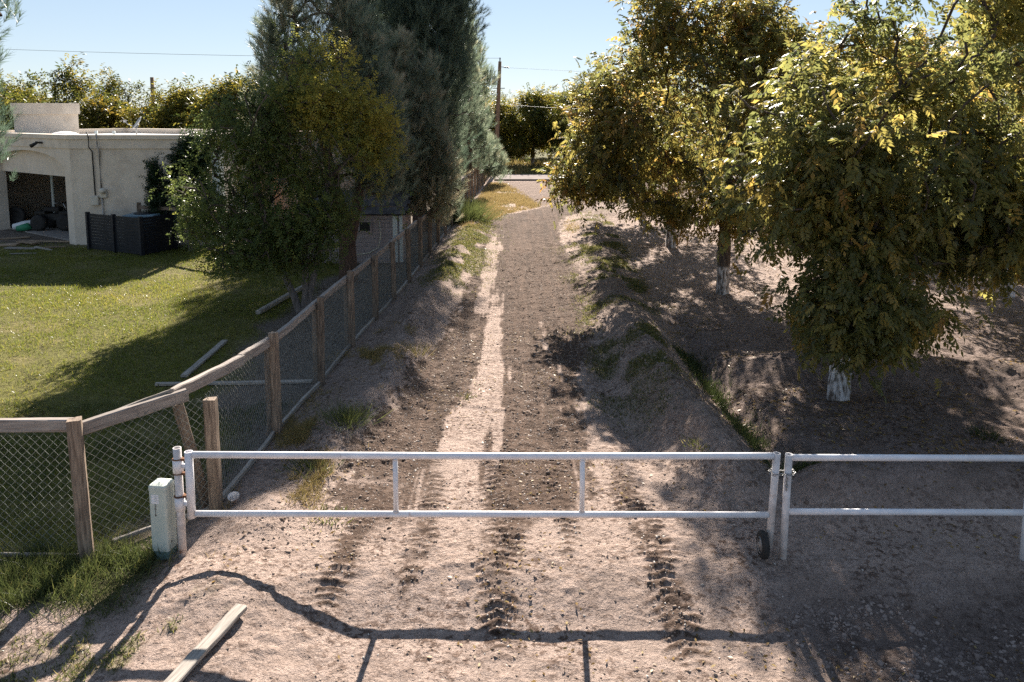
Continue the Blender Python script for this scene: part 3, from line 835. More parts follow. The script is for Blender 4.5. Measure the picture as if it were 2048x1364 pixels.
# parapet bands, each a little proud of the one below
def band(name, z0, z1, o_, mat):
    bm = bmesh.new()
    L = W(8, -o_); c = (C0[0] - o_ * .3, C0[1] - o_); r = (-8.6 + o_, 22.24 - o_); rb = (-8.6 + o_, 28.2)
    for a, b in ((L, c), (c, r), (r, rb)):
        slab(bm, a, b, .3 + o_, z0, z1)
    slab(bm, rb, W(8, 6.2), .3, z0, z1); slab(bm, W(8, 6.2), L, .3, z0, z1)
    hpart(name, bm, mat)
band('parapet_band', 2.783, 3.045, .035, M['stucco'])
band('parapet_cap', 3.048, 3.17, .075, M['stucco'])
bm = bmesh.new(); add_prism(bm, [W(7.7, .3), (-12.5, 22.6), (-8.95, 22.6), (-8.95, 27.9), W(7.7, 5.9)], 2.8, 2.98); hpart('roof', bm, M['roof'])
bm = bmesh.new(); add_prism(bm, [W(7.7, .35), (-12.6, 22.55), W(-1.2, 5.9), W(7.7, 5.85)], -.1, .03); hpart('garage_floor', bm, M['concrete'])
# pale pilaster and the tan wing behind
bm = bmesh.new(); add_box(bm, (-8.42, 22.3, 1.38), (.22, .34, 2.78)); hpart('corner_pilaster', bm, M['trimw'])
bm = bmesh.new(); add_box(bm, (-7.0, 28.9, 1.45), (5.4, 1.2, 3.1)); hpart('rear_wing_wall', bm, M['stucco_tan'])
bm = bmesh.new(); add_box(bm, (-7.0, 28.9, 3.06), (5.6, 1.4, .12)); hpart('rear_wing_cap', bm, M['stucco_tan'])
# chimney block with its cap band
TM = Matrix.Translation((-15.75, 26.6, 0)) @ Matrix.Rotation(R(29), 4, 'Z')
bm = bmesh.new(); add_box(bm, (0, 0, 3.36), (1.85, 1.2, .78), TM); ch = hpart('roof_tower', bm, M['stucco'])
bm = bmesh.new(); add_box(bm, (0, 0, 3.93), (1.97, 1.32, .36), TM); cc = hpart('tower_cap', bm, M['stucco'])
# skylight dome
bm = bmesh.new(); add_lathe(bm, [(.46, 0), (.46, .07), (.42, .12), (.3, .19), (.12, .225), (.01, .23)], 20, Matrix.Translation((-14.05, 24.6, 2.985)))
hpart('skylight', bm, M['roof'])
# roof vents
for x, y in ((-12.9, 24.3), (-12.2, 24.0)):
    bm = bmesh.new(); add_tube(bm, [(x, y, 2.97), (x, y, 3.24)], .045, 10); hpart('roof_vent', bm, M['trimw'])
# wall fittings: conduits, service cable, meter box, meter, flood light
yw = 22.24
bm = bmesh.new(); add_tube(bm, [(-11.93, yw - .03, 1.45), (-11.93, yw - .05, 2.7), (-11.97, yw - .13, 2.82), (-11.97, yw - .13, 3.12), (-12.02, yw - .1, 3.25)], .018, 8); hpart('service_cable', bm, M['cable'])
bm = bmesh.new(); add_tube(bm, [(-11.74, yw - .04, 1.52), (-11.74, yw - .04, 2.7), (-11.74, yw - .12, 2.84), (-11.74, yw - .12, 3.2)], .028, 10); hpart('conduit', bm, M['conduit'])
bm = bmesh.new(); add_tube(bm, [(-11.74, yw - .04, 1.38), (-11.74, yw - .04, .0)], .022, 10); hpart('conduit', bm, M['conduit'])
o = obj('fuse_box', box_mesh('fuse_box', (.23, .12, .27), .03), M['box'], house, (-11.93, yw - .06, 1.3))
bm = bmesh.new(); add_lathe(bm, [(.075, 0), (.085, .03), (.085, .1), (.06, .14), (.03, .15)], 14, Matrix.Rotation(R(90), 4, 'X'))
mt = obj('electric_meter', bm_mesh('electric_meter', bm), M['box'], house, (-11.66, yw - .08, 1.58))
obj('meter_base', box_mesh('meter_base', (.2, .08, .24), .015), M['box'], house, (-11.69, yw - .04, 1.5))
p = W(1.55, -.04)
fl = bmesh.new(); add_box(fl, (0, 0, 0), (.06, .1, .06)); add_tube(fl, [(0, -.05, 0), (.05, -.16, .03)], [.03, .02], 8); add_tube(fl, [(.03, -.12, .0), (-.1, -.24, -.1)], [.035, .06], 10)
obj('flood_light', bm_mesh('flood_light', fl), M['dark'], house, (p[0], p[1] - .04, 2.92), (0, 0, R(-35)))

# satellite dish on the roof
dish = thing('satellite_dish', 'grey satellite dish on the white flat roof', 'satellite dish', (-12.75, 26.6, 2.985))
bm = bmesh.new(); add_tube(bm, [(0, 0, 0), (0, 0, .3), (.05, .08, .42)], .025, 8); obj('mast', bm_mesh('mast', bm), M['steel'], dish, (-12.75, 26.6, 2.985))
bm = bmesh.new()
Mx = Matrix.Translation((.04, .1, .44)) @ Matrix.Rotation(R(-60), 4, 'Z') @ Matrix.Rotation(R(55), 4, 'X')
add_lathe(bm, [(.02, .0), (.12, .012), (.2, .037), (.25, .063), (.245, .075), (.19, .05), (.11, .023), (.02, .012)], 22, Mx)
obj('reflector', bm_mesh('reflector', bm), M['transformer'], dish, (-12.75, 26.6, 2.985))
bm = bmesh.new(); add_tube(bm, [(0.0, .02, .3), (-.22, -.1, .42), (-.3, -.14, .5)], .014, 6); add_box(bm, (-.3, -.14, .53), (.08, .08, .09))
obj('feed_arm', bm_mesh('feed_arm', bm), M['steel'], dish, (-12.75, 26.6, 2.985))

# black slatted screen round the air conditioner
scr = thing('slat_screen', 'black horizontal slat screen standing against the tan house wall', 'screen fence', (-11.75, 22.1, 0))
A_, B_, D_ = Vector((-11.8, 21.5, 0)), Vector((-9.86, 20.5, 0)), Vector((-9.4, 21.5, 0))
for p in (A_, A_.lerp(B_, .5), B_, D_):
    obj('post', box_mesh('post', (.1, .1, 1.06), .006, (0, 0, .53)), M['black'], scr, p, (0, 0, R(-38)))
for a, b in ((A_, A_.lerp(B_, .5)), (A_.lerp(B_, .5), B_), (B_, D_)):
    L = (b - a).length - .05; an = math.atan2(b.y - a.y, b.x - a.x); mid = (a + b) / 2
    slm = box_mesh('slat', (L, .018, .077), .003)
    for k in range(12):
        obj('slat', slm, M['black'], scr, (mid.x, mid.y, .07 + k * .083), (0, 0, an))
ac = thing('air_conditioner', 'blue grey air conditioner unit behind the black slat screen', 'air conditioner', (-10.25, 21.55, 0))
obj('cabinet', box_mesh('cabinet', (.8, .72, .9), .03, (0, 0, .46)), M['acunit'], ac, (-10.25, 21.55, 0))
obj('lid', box_mesh('lid', (.86, .78, .09), .03, (0, 0, .96)), M['acunit'], ac, (-10.25, 21.55, 0))
bm = bmesh.new(); add_lathe(bm, [(.27, 1.007), (.27, 1.03), (.05, 1.045)], 18); obj('fan_grille', bm_mesh('fan_grille', bm), M['dark'], ac, (-10.25, 21.55, 0))

# side-yard fence behind the screen
yf = thing('yard_fence', 'dark weathered wood and wire yard fence beside the ivy', 'fence', (-10.6, 22.0, 0))
YF = [(-10.58, 21.95), (-8.9, 21.3), (-7.1, 20.3), (-5.7, 19.7)]
for (x, y) in YF:
    obj('post', plank('post', 1.3, .1, .1, 930 + int(x * 10) % 7), M['post'], yf, (x, y, .62), (0, R(-90), .3))
for (a, b) in zip(YF, YF[1:]):
    a3, b3 = Vector((*a, 1.14)), Vector((*b, 1.14)); L = (b3 - a3).length
    obj('rail', box_mesh('rail', (L, .05, .09), .006), M['post'], yf, (a3 + b3) / 2, (0, 0, math.atan2(b3.y - a3.y, b3.x - a3.x)))
    bm = bmesh.new(); d = (b3 - a3) / L
    for k in range(int(L / .09)):
        for sg in (1, -1):
            s0 = k * .09; s1 = s0 + sg * 1.0; z0, z1 = .08, 1.08
            if s1 > L: z1 = .08 + (L - s0); s1 = L
            if s1 < 0: z1 = .08 + s0; s1 = 0
            add_tube(bm, [(a3.x + d.x * s0, a3.y + d.y * s0, z0), (a3.x + d.x * s1, a3.y + d.y * s1, z1)], .002, 3, False)
    o = obj('wire_mesh', bm_mesh('wire_mesh', bm), M['wire'], yf, kind='stuff'); o.location = (10.6, -22.0, 0)

# garage contents
def rot_thing(parts_root, rz):
    for ch in parts_root.children:
        pass
quad = thing('quad_bike', 'dark quad bike parked inside the shaded garage', 'quad bike', (-14.75, 25.1, .03))
for sx in (-.42, .42):
    for sy in (-.32, .32):
        bm = bmesh.new(); add_lathe(bm, [(.12, -.1), (.2, -.11), (.25, -.07), (.26, 0), (.25, .07), (.2, .11), (.12, .1)], 18, Matrix.Translation((sx, sy, .26)) @ Matrix.Rotation(R(90), 4, 'X'))
        w_ = obj('wheel', bm_mesh('wheel', bm), M['tyre'], quad, (-14.75, 25.1, .03))
bm = bmesh.new(); add_box(bm, (0, 0, .42), (.95, .34, .22)); add_box(bm, (-.4, 0, .58), (.36, .62, .08)); add_box(bm, (.4, 0, .58), (.4, .66, .08)); bmesh.ops.bevel(bm, geom=bm.edges[:], offset=.03, segments=2, affect='EDGES')
obj('body', bm_mesh('body', bm), M['dark'], quad, (-14.75, 25.1, .03))
obj('seat', box_mesh('seat', (.5, .28, .14), .05, (-.12, 0, .66)), M['tyre'], quad, (-14.75, 25.1, .03))
bm = bmesh.new(); add_tube(bm, [(.32, 0, .6), (.22, 0, .86)], .025, 8); add_tube(bm, [(.14, -.38, .9), (.24, -.1, .87), (.24, .1, .87), (.14, .38, .9)], .018, 8)
obj('handlebar', bm_mesh('handlebar', bm), M['steel'], quad, (-14.75, 25.1, .03))
bin_ = thing('storage_bin', 'dark storage bin beside the quad bike in the garage', 'bin', (-13.75, 24.9, .03))
bm = bmesh.new(); vs_ = add_box(bm, (0, 0, .36), (.5, .45, .72))
for v in vs_:
    if v.co.z < .1: v.co.x *= .8; v.co.y *= .8
obj('tub', bm_mesh('tub', bm), M['dark'], bin_, (-13.75, 24.9, .03))
obj('lid', box_mesh('lid', (.55, .5, .06), .015, (0, 0, .755)), M['dark'], bin_, (-13.75, 24.9, .03))
bm = bmesh.new(); add_lathe(bm, [(.2, -.08), (.31, -.09), (.34, -.05), (.35, 0), (.34, .05), (.31, .09), (.2, .08), (.19, 0)], 22, Matrix.Rotation(R(75), 4, 'X'))
bm.faces.ensure_lookup_table()
tag(obj('tyre', bm_mesh('tyre', bm), M['tyre'], None, (-16.45, 25.6, .37)), 'black tyre propped in the dark garage by the left edge', 'tyre')
bm = bmesh.new()
add_tube(bm, [(-.32, 0, .13), (-.26, 0, .15), (0, .02, .2), (.3, .05, .3), (.36, .06, .36)], [.03, .13, .16, .13, .05], 12)
for v in bm.verts: v.co.z = max(v.co.z * .8, .0) + random.uniform(-.015, .015)
bag = thing('feed_bag', 'crumpled white and green bag lying on the garage floor', 'bag', (-15.75, 24.85, .03))
obj('bag_body', bm_mesh('bag_body', bm), M['bagw'], bag, (-15.75, 24.85, .03))
bm = bmesh.new(); add_tube(bm, [(-.1, -.03, .12), (.1, -.03, .17), (.3, .0, .27)], [.145, .175, .145], 12)
for v in bm.verts:
    v.co.z = max(v.co.z * .78 - .035, .0); v.co.y -= .03
obj('green_print', bm_mesh('green_print', bm), M['bagg'], bag, (-15.75, 24.85, .03))
bm = bmesh.new(); add_tube(bm, [(0, 0, .03), (0, 0, 2.7)], .05, 10)
o = obj('interior_pipe', bm_mesh('interior_pipe', bm), M['trimw'], house, (-15.5, 26.2, 0))

SC = [((-15.2, 23.3), 1.1, .16, .03, .35, 'grey scrap board lying farthest left before the garage'),
      ((-13.75, 21.55), .9, .2, .03, -.1, 'pale scrap board in front of the arched garage opening'),
      ((-14.05, 22.35), .8, .22, .04, -.5, 'brown scrap board across the heap by the garage'),
      ((-13.1, 21.5), .7, .09, .03, -.45, 'short white scrap board by the wall corner'),
      ((-13.2, 20.75), .65, .07, .025, .25, 'thin pale stick on the grass before the scrap heap'),
      ((-13.55, 22.6), 1.2, .12, .03, .05, 'long scrap plank along the garage threshold'),
      ((-12.9, 21.75), .55, .16, .03, .7, 'small scrap board nearest the house corner'),
      ((-14.6, 22.0), .9, .26, .05, .15, 'wide pale scrap board at the left of the heap')]
for i, ((x, y), L, w_, h_, a, lb) in enumerate(SC):
    me = plank('scrap_board', L, w_, h_, 50 + i)
    tag(obj('scrap_board', me, M['board'] if i in (3, 4, 1) else M['scrap'], None, (x, y, gz(x, y) + h_ / 2 + .01 + (.03 if i in (2, 5) else 0)), (R(random.uniform(-3, 3)), R(random.uniform(-4, 4)), a)), lb, 'board', 'scrap boards by the garage')

# ------------------------------------------------------------------ shed behind the trees
SH = (-4.1, 19.7, 0)
shed = thing('garden_shed', 'small pale sided shed with grey shingle roof behind the trees', 'shed', SH)
bm = bmesh.new(); add_box(bm, (0, .9, .6), (2.58, 1.76, 1.3)); obj('wall', bm_mesh('wall', bm), M['siding'], shed, SH)
plk = box_mesh('siding_board', (2.6, .022, .095), .004)
for k in range(13): obj('siding_board', plk, M['siding'], shed, (SH[0], SH[1] + .005, .05 + k * .1), (R(5), 0, 0))
bm = bmesh.new()
v = [bm.verts.new(p) for p in ((-1.42, -.14, 1.22), (1.42, -.14, 1.22), (1.42, .9, 1.72), (-1.42, .9, 1.72), (1.42, 1.95, 1.22), (-1.42, 1.95, 1.22))]
bm.faces.new((v[0], v[1], v[2], v[3])); bm.faces.new((v[3], v[2], v[4], v[5]))
g = bmesh.ops.solidify(bm, geom=bm.faces[:], thickness=.05); rf = obj('roof', bm_mesh('roof', bm), M['shingle'], shed, SH)
shm = box_mesh('shingle', (.276, .17, .018), .004)
for r_ in range(7):
    for c_ in range(10):
        t = (r_ + .5) / 7
        o = obj('shingle', shm, M['shingle'], rf, (SH[0] - 1.27 + c_ * .282 + (.06 if r_ % 2 else -.02), SH[1] - .14 + 1.04 * t, 1.235 + .5 * t + .012), (R(28), 0, 0))
wi = obj('window', box_mesh('window', (.34, .05, .3), .006), M['siding'], shed, (SH[0] + .35, SH[1] - .02, .92))
obj('pane', box_mesh('pane', (.26, .02, .22), 0), M['dark'], wi, (SH[0] + .35, SH[1] - .047, .92))
obj('corner_board', box_mesh('corner_board', (.12, .04, 1.2), .005), M['trimw'], shed, (SH[0] + 1.12, SH[1] - .03, .6))
obj('corner_board', box_mesh('corner_board', (.08, .04, 1.2), .005), M['trimw'], shed, (SH[0] + 1.27, SH[1] - .031, .6))
hz = [(.72, -.05, 1.05), (.76, -.06, .7), (.7, -.07, .38), (.45, -.08, .24), (.1, -.1, .2), (-.25, -.12, .22)]
tag(obj('garden_hose', tube_mesh('garden_hose', hz, .014, 8), M['hose'], None, SH), 'pale garden hose looped on the shed wall', 'hose')

# ------------------------------------------------------------------ utility poles and lines
PB = (-1.0, 49.2, 0)
up = thing('utility_pole', 'tall wooden utility pole with grey transformer by the road', 'utility pole', PB)
obj('pole', tube_mesh('pole', [(0, 0, -.2), (.06, 0, 2.5), (.16, 0, 5), (.25, 0, 6.95)], [.15, .14, .125, .1], 12), M['pole'], up, PB)
bm = bmesh.new(); add_tube(bm, [(-.1, -.16, 5.5), (-.1, -.16, 6.05)], .15, 14); add_tube(bm, [(-.08, -.16, 6.05), (-.06, -.16, 6.38)], [.04, .03], 8); add_box(bm, (.06, -.1, 5.8), (.22, .06, .1))
obj('transformer', bm_mesh('transformer', bm), M['transformer'], up, PB)
bm = bmesh.new(); add_tube(bm, [(.28, 0, 6.62), (.5, -.02, 6.6), (.85, -.02, 6.56)], .02, 6)
for k in range(4): add_tube(bm, [(.5 + k * .09, -.02, 6.6 - .01 * k), (.54 + k * .09, -.02, 6.595 - .01 * k)], .05, 8)
obj('insulator', bm_mesh('insulator', bm), M['ceramic'], up, PB)
bm = bmesh.new(); add_tube(bm, [(.25, 0, 6.95), (.26, 0, 7.18)], [.03, .045], 8); obj('insulator', bm_mesh('insulator', bm), M['ceramic'], up, PB)
bm = bmesh.new(); add_box(bm, (.18, 0, 5.3), (.75, .05, .05)); obj('bracket', bm_mesh('bracket', bm), M['steel'], up, PB)
P2 = (-31.9, 70, 0)
up2 = thing('utility_pole', 'distant dark utility pole rising beyond the golden trees', 'utility pole', P2)
obj('pole', tube_mesh('pole', [(0, 0, 0), (0, 0, 6.9)], [.2, .16], 10), M['pole'], up2, P2)
bm = bmesh.new(); add_box(bm, (0, -.02, 5.9), (.5, .1, .1)); obj('crossarm', bm_mesh('crossarm', bm), M['pole'], up2, P2)
def sagwire(a, b, sag, r, lb, mat='cable'):
    a, b = Vector(a), Vector(b)
    pts = [a.lerp(b, t) - Vector((0, 0, sag * 4 * t * (1 - t))) for t in np.linspace(0, 1, 15)]
    tag(obj('power_line', tube_mesh('power_line', pts, r, 5), M[mat]), lb, 'power line', 'overhead power lines')
sagwire((-.2, 49.2, 6.56), (60, 55, 7.2), .9, .006, 'thin wire running from the transformer pole to the right')
sagwire((-60, 60, 9.6), (-.75, 49.2, 7.15), .4, .011, 'highest wire crossing the sky above the house')
sagwire((-60, 70, 6.75), (-31.9, 70, 6.05), .2, .011, 'wire reaching the distant pole from the left')
sagwire((-31.9, 70, 6.05), (-.8, 49.2, 5.3), .5, .010, 'wire from the distant pole towards the pines')
sagwire((-60, 69.5, 5.2), (-24, 70.5, 5.15), .1, .016, 'lowest wire just above the golden trees')
sagwire((-.85, 49.1, 5.0), (-4.5, 40, 1.6), .5, .022, 'pale service cable drooping from the pole into the pines', 'hose')
sagwire((-.8, 49.0, 4.35), (7, 51, 4.0), .1, .012, 'pale service cable from the pole to the orchard', 'hose')

# ------------------------------------------------------------------ chain-link fence with wooden posts
fence = thing('chain_link_fence', 'long chain link fence with weathered wooden posts and rails', 'fence', (-3.69, 6.35, 0))
PO = [(-8.6, 6.38), (-6.15, 6.36), (-3.7, 6.35), (-2.86, 7.12), (-2.81, 8.94), (-2.69, 10.68), (-2.63, 12.47), (-2.53, 14.14), (-2.43, 15.71), (-2.34, 17.39)]
y = 17.39
while y < 48.5:
    y += 1.74 if y < 30 else 1.55
    PO.append((float(fx(y)), y))
def pz(x, y): return gz(x, y)
for i, (x, y) in enumerate(PO):
    r = random.Random(i); z = pz(x, y)
    h = {2: 1.27, 3: 1.13, 4: 1.26, 5: 1.27}.get(i, 1.24 + r.uniform(-.05, .05))
    w_ = .11 if i < 4 else .092
    me = plank('post', h + .15, w_, w_ * 1.02, 100 + i, 8, .004)
    lb = 'reddish brown newer post' if i == 3 else None
    o = obj('post', me, M['post'], fence, (x, y, z + h / 2 - .075), (0, R(-90), 0) if False else (R(r.uniform(-1.2, 1.2)), R(-90 + r.uniform(-1.2, 1.2)), R(r.uniform(-14, 14) if i != 2 else 22)), label=lb)
    if i in (4, 5, 6):   # doubled post, an older slimmer one behind
        me = plank('post', h - .02, .06, .085, 300 + i, 8, .005)
        obj('post', me, M['post'], fence, (x - .08, y + .02, z + h / 2 - .12), (0, R(-90), .1))
# the broken leaning post
a, b = Vector((-3.13, 7.02, 1.1)), Vector((-2.98, 7.22, -.03)); d = a - b
obj('post', plank('post', d.length, .085, .085, 401, 8, .006), M['post'], fence, (a + b) / 2, d.to_track_quat('X', 'Z').to_euler(), label='broken leaning post')
def rail(a, b, w_=.06, h_=.115, seed=0, mat='rail', lb=None):
    a, b = Vector(a), Vector(b); d = b - a
    q = d.to_track_quat('X', 'Z')
    return obj('rail', plank('rail', d.length, w_, h_, seed, 9, .007), M[mat], fence, (a + b) / 2, q.to_euler(), label=lb)
rail((-8.6, 6.46, 1.12), (-6.2, 6.44, 1.12), .06, .11, 500)
rail((-6.18, 6.44, 1.12), (-3.72, 6.44, 1.13), .065, .115, 501)
rail((-3.71, 6.44, 1.10), (-3.04, 7.04, 1.18), .07, .115, 502)
obj('rail_splinter', plank('rail_splinter', .5, .03, .025, 520, 6, .006, .7), M['board'], fence, (-3.33, 6.83, 1.205), (0, R(-9), R(41)))
rail((-3.24, 7.16, 1.13), (-2.93, 8.2, 1.14), .07, .12, 503)
rail((-2.945, 8.18, 1.145), (-2.87, 8.93, 1.12), .065, .115, 504)
k = 505
for (a, b) in zip(PO[4:], PO[5:]):
    r = random.Random(k)
    za, zb = pz(*a) + 1.13 + r.uniform(-.04, .04), pz(*b) + 1.13 + r.uniform(-.04, .04)
    rail((a[0] - .085, a[1] - .02, za), (b[0] - .085, b[1] + .03, zb), .055, .105, k); k += 1
# wire netting, bay by bay, and the boards along its foot
def netting(a, b, z0, z1, top0, top1, pitch=.078, r=.0021):
    a, b = Vector((*a, 0)), Vector((*b, 0)); L = (b - a).length; d = (b - a) / L; P0, P1 = [], []
    H = max(top0, top1)
    nrm = Vector((-d.y, d.x, 0))
    for sg in (1, -1):
        s = -H if sg > 0 else 0
        while s < L + (0 if sg > 0 else H):
            lo, hi = 0.0, H       # parameter = height
            s_at = lambda h: s + sg * h
            if sg > 0: lo = max(lo, -s); hi = min(hi, L - s)
            else: lo = max(lo, s - L); hi = min(hi, s)
            if hi - lo > .02:
                hs = np.linspace(lo, hi, max(2, int((hi - lo) / pitch * 2)))
                for h0, h1 in zip(hs[:-1], hs[1:]):
                    for_pts = []
                    for h in (h0, h1):
                        ss_ = s_at(h); t = ss_ / L; zz = z0 + (z1 - z0) * t + h
                        top = top0 + (top1 - top0) * t
                        wv = .004 * math.sin(h / pitch * 2 * math.pi + (0 if sg > 0 else math.pi)) + .012 * math.sin(ss_ * 3.1) * math.sin(h * 2.9)
                        for_pts.append((a.x + d.x * ss_ + nrm.x * wv, a.y + d.y * ss_ + nrm.y * wv, min(zz, z0 + (z1 - z0) * t + top)))
                    P0.append(for_pts[0]); P1.append(for_pts[1])
            s += pitch
    P0, P1 = np.array(P0), np.array(P1)
    keep = np.linalg.norm(P1 - P0, axis=1) > .004
    rr = np.full(keep.sum(), r)
    V, F = tubes(P0[keep], P1[keep], rr, rr, 3)
    o = obj('wire_netting', np_mesh('wire_netting', V, F, smooth=True), M['wire'], fence, kind='stuff')
    o.location = (3.69, -6.35, 0)
bays = list(zip(PO, PO[1:]))
for i, (a, b) in enumerate(bays):
    far = a[1] > 24
    off = -.06 if i > 2 else 0
    aa = (a[0] + (off if i > 2 else 0), a[1] + (.07 if i < 3 else 0)); bb = (b[0] + off, b[1] + (.07 if i < 2 else 0))
    netting(aa, bb, pz(*a) + .03, pz(*b) + .03, 1.14, 1.14, .078 if not far else .13, .0021 if not far else .003)
k = 700
for i, (a, b) in enumerate(bays):
    if a[1] > 26: break
    a3 = Vector((a[0] - .03, a[1], pz(*a) + .035)); b3 = Vector((b[0] - .03, b[1], pz(*b) + .035)); d = b3 - a3
    if i == 2: a3 = Vector((-3.55, 6.5, .03)); d = b3 - a3
    obj('foot_board', plank('foot_board', d.length * .97, *((.03, .03) if i < 3 else (.04, .06)), k, 8, .008), M['board'], fence, (a3 + b3) / 2, d.to_track_quat('X', 'Z').to_euler()); k += 1

# ------------------------------------------------------------------ white pipe gate
YG = 6.34
gp = thing('gate_post', 'white pipe hinge post with rusty collars beside the pedestal', 'gate post', (-2.86, 6.36, 0))
G0 = (-2.86, 6.36, 0)
obj('pipe', tube_mesh('pipe', [(0, 0, -.1), (0, 0, .96)], .034, 18, hollow=.027), M['paint_worn'], gp, G0)
for z0, z1 in ((.74, .86), (.40, .52)):
    obj('hinge_sleeve', tube_mesh('hinge_sleeve', [(0, 0, z0), (0, 0, z1)], .043, 18), M['paint'], gp, G0)
for z in (.862, .735, .53):
    bm = bmesh.new(); add_tube(bm, [(0, 0, z - .004), (0, 0, z + .004)], .0445 if z > .53 else .047, 16); add_box(bm, (.05, -.01, z), (.03, .03, .02))
    obj('rust_collar', bm_mesh('rust_collar', bm), M['rust'], gp, G0)
gate = thing('pipe_gate', 'wide white pipe gate closing the dirt track', 'gate', (-2.75, YG, .3))
GO = (0, 0, 0)
def gpart(root, name, pts, r, mat='paint', hollow=0, n=16):
    o = obj(name, tube_mesh(name, pts, r, n, True, hollow), M[mat], root)
    o.location = -Vector(root.location); return o
xr = 2.25
gpart(gate, 'hinge_stile', [(-2.755, YG, .34), (-2.755, YG, .935)], .034, hollow=.027)
gpart(gate, 'top_rail', [(-2.72, YG, .907), (-1.8, YG - .004, .904), (-.2, YG - .009, .898), (1.2, YG - .015, .901), (xr - .03, YG - .02, .905)], .029)
gpart(gate, 'bottom_rail', [(-2.72, YG, .375), (xr - .05, YG - .02, .375)], .027)
gpart(gate, 'upright', [(-.995, YG - .008, .40), (-.995, YG - .008, .88)], .022)
gpart(gate, 'upright', [(.60, YG - .014, .40), (.60, YG - .014, .88)], .022)
gpart(gate, 'latch_stile', [(xr - .035, YG - .02, .09), (xr, YG - .02, .93)], .031, mat='paint_worn', hollow=.024)
for z in (.80, .46):
    gpart(gate, 'hinge_tab', [(-2.83, 6.36, z), (-2.76, YG, z)], .022, n=8)
for wx, wz in ((-.995, .872), (-.995, .402), (.60, .868), (.60, .402)):
    bm = bmesh.new(); add_lathe(bm, [(.0215, -.008), (.027, -.003), (.028, .003), (.0215, .009)], 12, Matrix.Translation((wx, YG - .01, wz)))
    o = obj('weld_bead', bm_mesh('weld_bead', bm), M['paint_worn'], gate); o.location = -Vector(gate.location)
wh = bpy.data.objects.new('wheel', None); col.objects.link(wh); wh.parent = gate; WL = Vector((xr - .10, YG - .06, .125)); wh.location = WL - Vector(gate.location)
Mw = Matrix.Rotation(R(90), 4, 'Y') @ Matrix.Identity(4)
bm = bmesh.new(); add_lathe(bm, [(.068, -.026), (.098, -.031), (.113, -.022), (.118, 0), (.113, .022), (.098, .031), (.068, .026)], 26, Matrix.Rotation(R(-2), 4, 'Z') @ Mw)
obj('tyre', bm_mesh('tyre', bm), M['tyre'], wh, WL)
bm = bmesh.new(); add_lathe(bm, [(.02, -.04), (.03, -.03), (.06, -.022), (.0675, -.034), (.0675, .03), (.06, .02), (.03, .025), (.02, .05)], 20, Matrix.Rotation(R(-2), 4, 'Z') @ Mw)
obj('rim', bm_mesh('rim', bm), M['steel'], wh, WL)
gpart(gate, 'axle', [(xr - .11, YG - .055, .125), (xr - .03, YG - .03, .125)], .014, mat='rust', n=8)

pf = thing('pipe_fence', 'white two rail pipe fence panel right of the gate', 'pipe fence', (2.36, 6.3, 0))
gpart(pf, 'post', [(2.33, 6.3, -.1), (2.345, 6.3, .93)], .031, mat='paint_worn', hollow=.024)
gpart(pf, 'post', [(4.40, 6.28, -.1), (4.40, 6.28, .95)], .04, mat='paint', hollow=.032)
gpart(pf, 'post', [(6.5, 6.26, -.1), (6.5, 6.26, .95)], .04, mat='paint', hollow=.032)
for z, r_ in ((.90, .028), (.415, .027)):
    gpart(pf, 'rail', [(2.36, 6.3, z), (4.37, 6.28, z + .003)], r_)
    gpart(pf, 'rail', [(4.43, 6.28, z), (6.47, 6.26, z)], r_)
# chain round the two stiles
cx, cy, cz = 2.295, 6.305, .765
bm = bmesh.new()
for i in range(18):
    a = 2 * math.pi * i / 18; p = Vector((cx + .105 * math.cos(a), cy + .052 * math.sin(a), cz + .008 * math.sin(3 * a)))
    tdir = Vector((-.105 * math.sin(a), .052 * math.cos(a), 0)).normalized()
    q = tdir.to_track_quat('X', 'Z') @ Quaternion((1, 0, 0), R(90 if i % 2 else 0))
    pts = [p + q @ Vector((.019 * math.cos(t), .009 * math.sin(t), 0)) for t in np.linspace(0, 2 * math.pi, 9)]
    add_tube(bm, pts, .0035, 5, False)
for i in range(5):
    p = Vector((cx + .02, cy - .06, cz - .012 - i * .026)); q = Vector((0, 0, 1)).to_track_quat('X', 'Z') @ Quaternion((1, 0, 0), R(90 if i % 2 else 0))
    add_tube(bm, [p + q @ Vector((.019 * math.cos(t), .009 * math.sin(t), 0)) for t in np.linspace(0, 2 * math.pi, 9)], .0035, 5, False)
tag(obj('chain', bm_mesh('chain', bm), M['steel']), 'steel chain looped round the gate stile and fence post', 'chain')

# ------------------------------------------------------------------ pedestal
PD = (-3.03, 6.4, gz(-3.03, 6.4) - .02)
ped = thing('utility_pedestal', 'pale green utility pedestal standing beside the gate hinge post', 'pedestal', PD)
RZ = R(-8)
bm = bmesh.new()
def rrect(w_, d_, r, z, k=4):
    o = []
    for cx_, cy_, a0 in ((w_ / 2 - r, d_ / 2 - r, 0), (-w_ / 2 + r, d_ / 2 - r, 90), (-w_ / 2 + r, -d_ / 2 + r, 180), (w_ / 2 - r, -d_ / 2 + r, 270)):
        for i in range(k): a = R(a0 + 90 * i / (k - 1)); o.append((cx_ + r * math.cos(a), cy_ + r * math.sin(a), z))
    return o
def loft(bm, secs):
    rings = [[bm.verts.new(p) for p in s] for s in secs]
    for a, b in zip(rings, rings[1:]):
        for k in range(len(a)): bm.faces.new((a[k], a[(k + 1) % len(a)], b[(k + 1) % len(a)], b[k]))
    bm.faces.new(rings[0][::-1]); bm.faces.new(rings[-1])
loft(bm, [rrect(.158, .15, .02, .1), rrect(.158, .15, .02, .645)])
obj('housing', bm_mesh('housing', bm), M['pedestal'], ped, PD, (0, 0, RZ))
